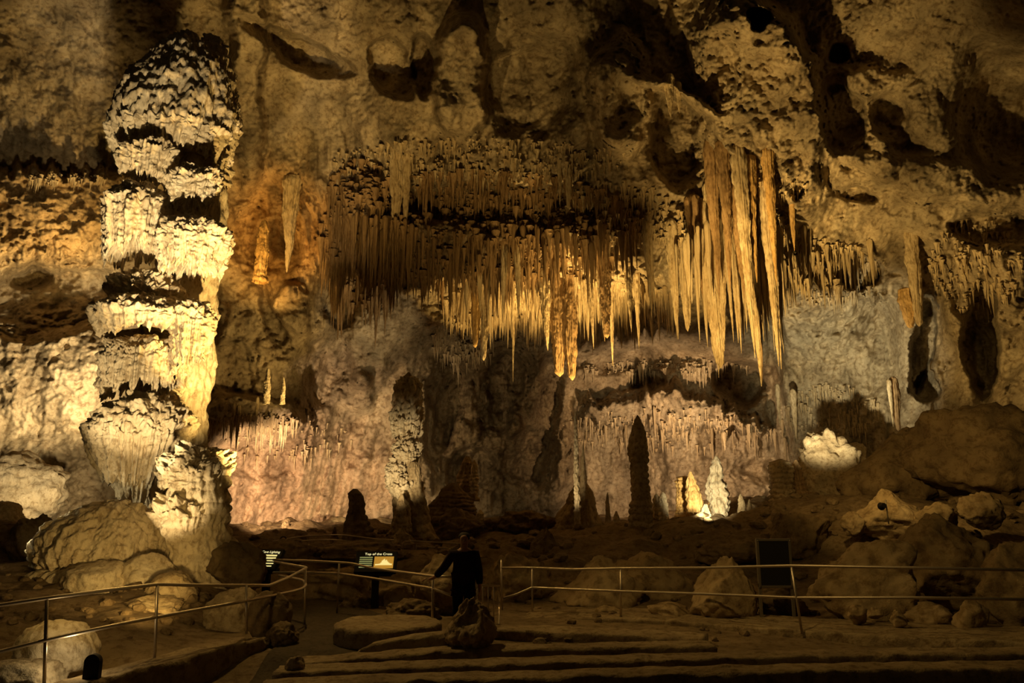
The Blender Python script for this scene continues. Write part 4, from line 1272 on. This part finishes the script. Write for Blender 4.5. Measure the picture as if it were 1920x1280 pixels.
root, R, onf = sign('wayside_sign', 'lit slanted map sign on a black pedestal behind the middle railing', 705, 1052, 16.9, 0.05, .78, .44, 'Top of the Cross')
bm = bmesh.new()
for k in range(6):
    box(bm, onf(-.22 - (.02 if k == 5 else 0), .10 - .05 * k, .004), (.28 - (.05 if k == 5 else 0), .022, .003), R)
bm_obj('small_print', bm, M_TXT2, root)
bm = bmesh.new()
box(bm, onf(.17, -.03, .003), (.42, .30, .004), R)
pic = bm_obj('picture', bm, M_PIC, root)
bm = bmesh.new()
rg = random.Random(4)
for k in range(16):
    x = .0 + .34 * k / 15
    yy = -.10 + .16 * math.exp(-((x - .2) / .09) ** 2) * rg.uniform(.5, 1)
    box(bm, onf(x, (yy - .12) / 2 + .02, .007), (.024, max(.03, yy + .12), .003), R)
bm_obj('formation_picture', bm, M_CREAM, pic)
root, R, onf = sign('wayside_sign', 'lit slanted sign partly hidden by a dark boulder on the left', 500, 1048, 17.6, -.25, .55, .46, 'Cave Lighting')
bm = bmesh.new()
for k, (x, w_) in enumerate(((.0, .44), (.0, .44), (.02, .40), (.02, .40), (.05, .3))):
    box(bm, onf(x, .10 - .07 * k, .004), (w_, .04 if k in (0, 1) else .025, .003), R)
bm_obj('small_print', bm, M_CREAM, root)

# dark mesh panel on the right, taken for a speaker screen
pc = at(1452, 1056, 15.0)
pan = empty('mesh_panel', (pc.x, pc.y, gz(pc.x, pc.y)), 'tall dark mesh panel in a grey bolted frame behind the right railing', 'panel')
w_, zt_, zb_ = .62, at(1452, 1012, 15).z - pan.location.z, at(1452, 1099, 15).z - pan.location.z
bm = bmesh.new()
box(bm, Vector((0, 0, (zt_ + zb_) / 2)), (w_ - .06, .05, zt_ - zb_ - .04))
bm_obj('mesh_face', bm, plain('dark_mesh', (.025, .024, .022), .7, bump=.3, bscale=140), pan)
bm = bmesh.new()
for s in (-1, 1):
    box(bm, Vector((s * w_ / 2, 0, (zt_ + zb_) / 2)), (.05, .08, zt_ - zb_ + .05), None, .006)
box(bm, Vector((0, 0, zt_)), (w_, .08, .045), None, .006)
box(bm, Vector((0, 0, zb_)), (w_, .08, .045), None, .006)
bm_obj('frame', bm, M_DSTEEL, pan)
for s in (-1, 1):
    bm = bmesh.new()
    box(bm, Vector((s * w_ / 2, .01, zb_ / 2)), (.05, .05, zb_ + .1))
    bm_obj('leg', bm, M_DSTEEL, pan)
    bm = bmesh.new()
    bmesh.ops.create_uvsphere(bm, u_segments=12, v_segments=8, radius=.014, matrix=Matrix.Translation((s * (w_ / 2 - .0), -.042, zt_ - .01)))
    bm_obj('bolt', bm, M_STEEL, pan, True)

# small floodlight fixture on the pyramid boulder
fp = at(1660, 948, 19.4)
fxo = empty('floodlight', (fp.x, fp.y, fp.z - .35), 'small black round floodlight with a thin post on the pyramid boulder', 'lamp')
bm = bmesh.new()
bmesh.ops.create_cone(bm, cap_ends=True, segments=24, radius1=.10, radius2=.06, depth=.16, matrix=Matrix.Translation((-.09, -.05, .35)) @ Matrix.Rotation(math.radians(80), 4, 'X'))
bm_obj('lamp_head', bm, M_BLACK, fxo)
tube('post', [Vector((.04, 0, -.1)), Vector((.02, 0, .5))], .018, M_STEEL, fxo)
tube('bracket', [Vector((.03, 0, .3)), Vector((-.05, 0, .34))], .014, M_DSTEEL, fxo)

# black arched path light at the bottom left
bp = at(172, 1262, 9.75)
bol = empty('path_lamp', (bp.x, bp.y, .1), 'black round-topped path lamp on the left curb', 'lamp')
bm = bmesh.new()
n = 16
ring = [(-.095, -.25)] + [(.095 * math.cos(a), .27 + .095 * math.sin(a)) for a in np.linspace(math.pi, 0, n)] + [(.095, -.25)]
f_ = [bm.verts.new((x, -.03, z)) for x, z in ring]
b2 = [bm.verts.new((x, .05, z)) for x, z in ring]
bm.faces.new(f_)
bm.faces.new(b2[::-1])
for i in range(len(ring)):
    j = (i + 1) % len(ring)
    bm.faces.new((f_[i], b2[i], b2[j], f_[j]))
bm_obj('shield', bm, M_BLACK, bol)
bm = bmesh.new()
box(bm, Vector((0, .08, .24)), (.10, .05, .12), None, .01)
bm_obj('lamp_housing', bm, M_DSTEEL, bol)
point('path_lamp_light', (bp.x - .25, bp.y + .12, .5), 6, PALE, .04)
# far bright path marker
mk = at(1117, 1010, 28)
tag(tube('marker_post', [Vector((mk.x, mk.y - .1, mk.z - .5)), Vector((mk.x, mk.y - .1, mk.z + .14))], .03, plain('pale_marker', (.7, .65, .55), .5)), 'tiny pale marker post at the end of the distant railing', 'post')

# ------------------------------------------------------------------ people
M_SKIN = plain('skin', (0.42, 0.24, 0.15), .55)
M_SHIRT = plain('dark_red_shirt', (0.022, 0.010, 0.009), .9, bump=.3)
M_TROUS = plain('black_trousers', (0.006, 0.006, 0.007), .9, bump=.3)
M_HAIR = plain('dark_hair', (0.015, 0.010, 0.007), .7)
M_SHOE = plain('black_shoes', (0.008, 0.007, 0.007), .6)
M_EYE = plain('eye', (0.25, 0.22, 0.2), .3)


def skin_mesh(name, verts, edges, radii, mat, parent, sub=2, root=0):
    me = bpy.data.meshes.new(name)
    me.from_pydata([tuple(v) for v in verts], edges, [])
    o = bpy.data.objects.new(name, me)
    COL.objects.link(o)
    o.parent = parent
    sk = o.modifiers.new('skin', 'SKIN')
    sk.use_smooth_shade = True
    if not me.skin_vertices:
        me.skin_vertices.new()
    for i, r in enumerate(radii):
        d = me.skin_vertices[0].data[i]
        d.radius = (r, r) if np.ndim(r) == 0 else r
        d.use_root = (i == root)
    ss = o.modifiers.new('sub', 'SUBSURF')
    ss.levels = sub
    ss.render_levels = sub
    me.materials.append(mat)
    return o


def person(loc, rot, label, rail_hand=True):
    p = empty('person', loc, label, 'person')
    p.rotation_euler = (0, 0, rot)
    # facing -Y (towards the camera); x<0 is the figure's right, at picture left
    if rail_hand:
        RA = [(-.19, 0, 1.42), (-.33, .06, 1.20), (-.50, .10, 1.03), (-.60, .13, 1.00)]
    else:
        RA = [(-.19, 0, 1.42), (-.24, .02, 1.14), (-.25, -.04, .90), (-.25, -.06, .82)]
    LA = [(.19, 0, 1.42), (.25, .03, 1.14), (.27, -.03, .90), (.27, -.05, .81)]
    V = [(0, 0, .95), (0, .01, 1.12), (0, .01, 1.30), (0, .01, 1.43), (0, 0, 1.52), (0, -.015, 1.60), (0, -.01, 1.68), (0, 0, 1.73),
         RA[0], RA[1], RA[2], RA[3], LA[0], LA[1], LA[2], LA[3],
         (-.09, 0, .90), (-.10, -.02, .50), (-.10, .02, .09), (.09, 0, .90), (.11, -.03, .50), (.12, .01, .09), (-.11, -.14, .04), (.14, -.15, .04)]
    E = [(0, 1), (1, 2), (2, 3), (3, 4), (4, 5), (5, 6), (6, 7), (3, 8), (8, 9), (9, 10), (10, 11), (3, 12), (12, 13), (13, 14), (14, 15), (0, 16), (16, 17), (17, 18), (18, 22), (0, 19), (19, 20), (20, 21), (21, 23)]
    Rr = [(.155, .11), (.135, .10), (.15, .11), (.13, .09), (.055, .055), (.075, .09), (.085, .10), (.06, .07), (.062, .062), (.045, .045), (.032, .032), (.038, .02), (.062, .062), (.045, .045), (.032, .032), (.038, .02),
          (.09, .09), (.06, .06), (.04, .04), (.09, .09), (.06, .06), (.04, .04), (.04, .03), (.04, .03)]
    body = skin_mesh('body', V, E, Rr, M_SKIN, p)
    # fingers and thumb
    for hand, sgn in ((RA[3], -1), (LA[3], 1)):
        h = Vector(hand)
        for k in range(4):
            if rail_hand and sgn < 0:
                d = [Vector((-.03, -.03 + .02 * k, .012)), Vector((-.075, -.032 + .021 * k, .0)), Vector((-.095, -.032 + .021 * k, -.03 - .004 * (k % 2)))]
            else:
                d = [Vector((.0, -.03 + .02 * k, -.03)), Vector((-.006 * sgn, -.034 + .021 * k, -.075)), Vector((-.02 * sgn, -.036 + .021 * k, -.10 + .006 * abs(k - 1)))]
            skin_mesh('finger', [h + q for q in d], [(0, 1), (1, 2)], [.010, .0085, .007], M_SKIN, p, 1)
        q = Vector((-.02 * sgn, -.05, -.02))
        skin_mesh('thumb', [h + Vector((0, -.03, .0)), h + q, h + q + Vector((-.01 * sgn, -.015, -.03))], [(0, 1), (1, 2)], [.012, .010, .008], M_SKIN, p, 1)
    # clothing
    sv = [V[0], V[1], V[2], V[3], V[8], V[9], (np.array(V[10]) * .9 + np.array(V[9]) * .1).tolist(), V[12], V[13], (np.array(V[14]) * .9 + np.array(V[13]) * .1).tolist(), (0, 0, .86)]
    se = [(0, 1), (1, 2), (2, 3), (3, 4), (4, 5), (5, 6), (3, 7), (7, 8), (8, 9), (0, 10)]
    skin_mesh('jacket', sv, se, [(.205, .15), (.195, .145), (.205, .15), (.165, .12), .092, .074, .06, .092, .074, .06, (.215, .155)], M_SHIRT, p)
    skin_mesh('trousers', [V[0], V[16], V[17], (-.10, .02, .07), V[19], V[20], (.12, .01, .07)], [(0, 1), (1, 2), (2, 3), (0, 4), (4, 5), (5, 6)], [(.165, .125), .112, .082, .066, .112, .082, .066], M_TROUS, p)
    for sx, yy in ((-.11, -.05), (.135, -.06)):
        skin_mesh('shoe', [(sx, .05, .045), (sx, yy, .05), (sx + .01 * (1 if sx > 0 else -1), -.2, .035)], [(0, 1), (1, 2)], [.045, .05, .042], M_SHOE, p)
    # head details
    skin_mesh('hair', [(0, .04, 1.62), (0, .025, 1.71), (0, .0, 1.765)], [(0, 1), (1, 2)], [(.098, .09), (.112, .112), (.08, .08)], M_HAIR, p)
    skin_mesh('nose', [(0, -.095, 1.655), (0, -.12, 1.625), (0, -.10, 1.615)], [(0, 1), (1, 2)], [.010, .014, .010], M_SKIN, p, 1)
    skin_mesh('mouth', [(-.025, -.095, 1.585), (0, -.102, 1.587), (.025, -.095, 1.585)], [(0, 1), (1, 2)], [.006, .009, .006], plain('lips', (.3, .12, .09), .5), p, 1)
    for s in (-1, 1):
        bm = bmesh.new()
        bmesh.ops.create_uvsphere(bm, u_segments=12, v_segments=8, radius=.012, matrix=Matrix.Translation((s * .032, -.092, 1.655)))
        bm_obj('eye', bm, M_EYE, p, True)
        skin_mesh('ear', [(s * .082, 0, 1.66), (s * .09, .005, 1.64), (s * .083, 0, 1.61)], [(0, 1), (1, 2)], [.012, .015, .009], M_SKIN, p, 1)
    return p


pp = at(868, 1190, 12.9)
person((pp.x, pp.y, gz(pp.x, pp.y)), 0.0, 'person in dark clothes standing on the path with one hand on the railing')
pq = at(530, 1030, 24.5)
person((pq.x, pq.y, at(530, 1006, 24.5).z - 1.75), 0.3, 'distant dark figure of a visitor behind the partly hidden sign', False)
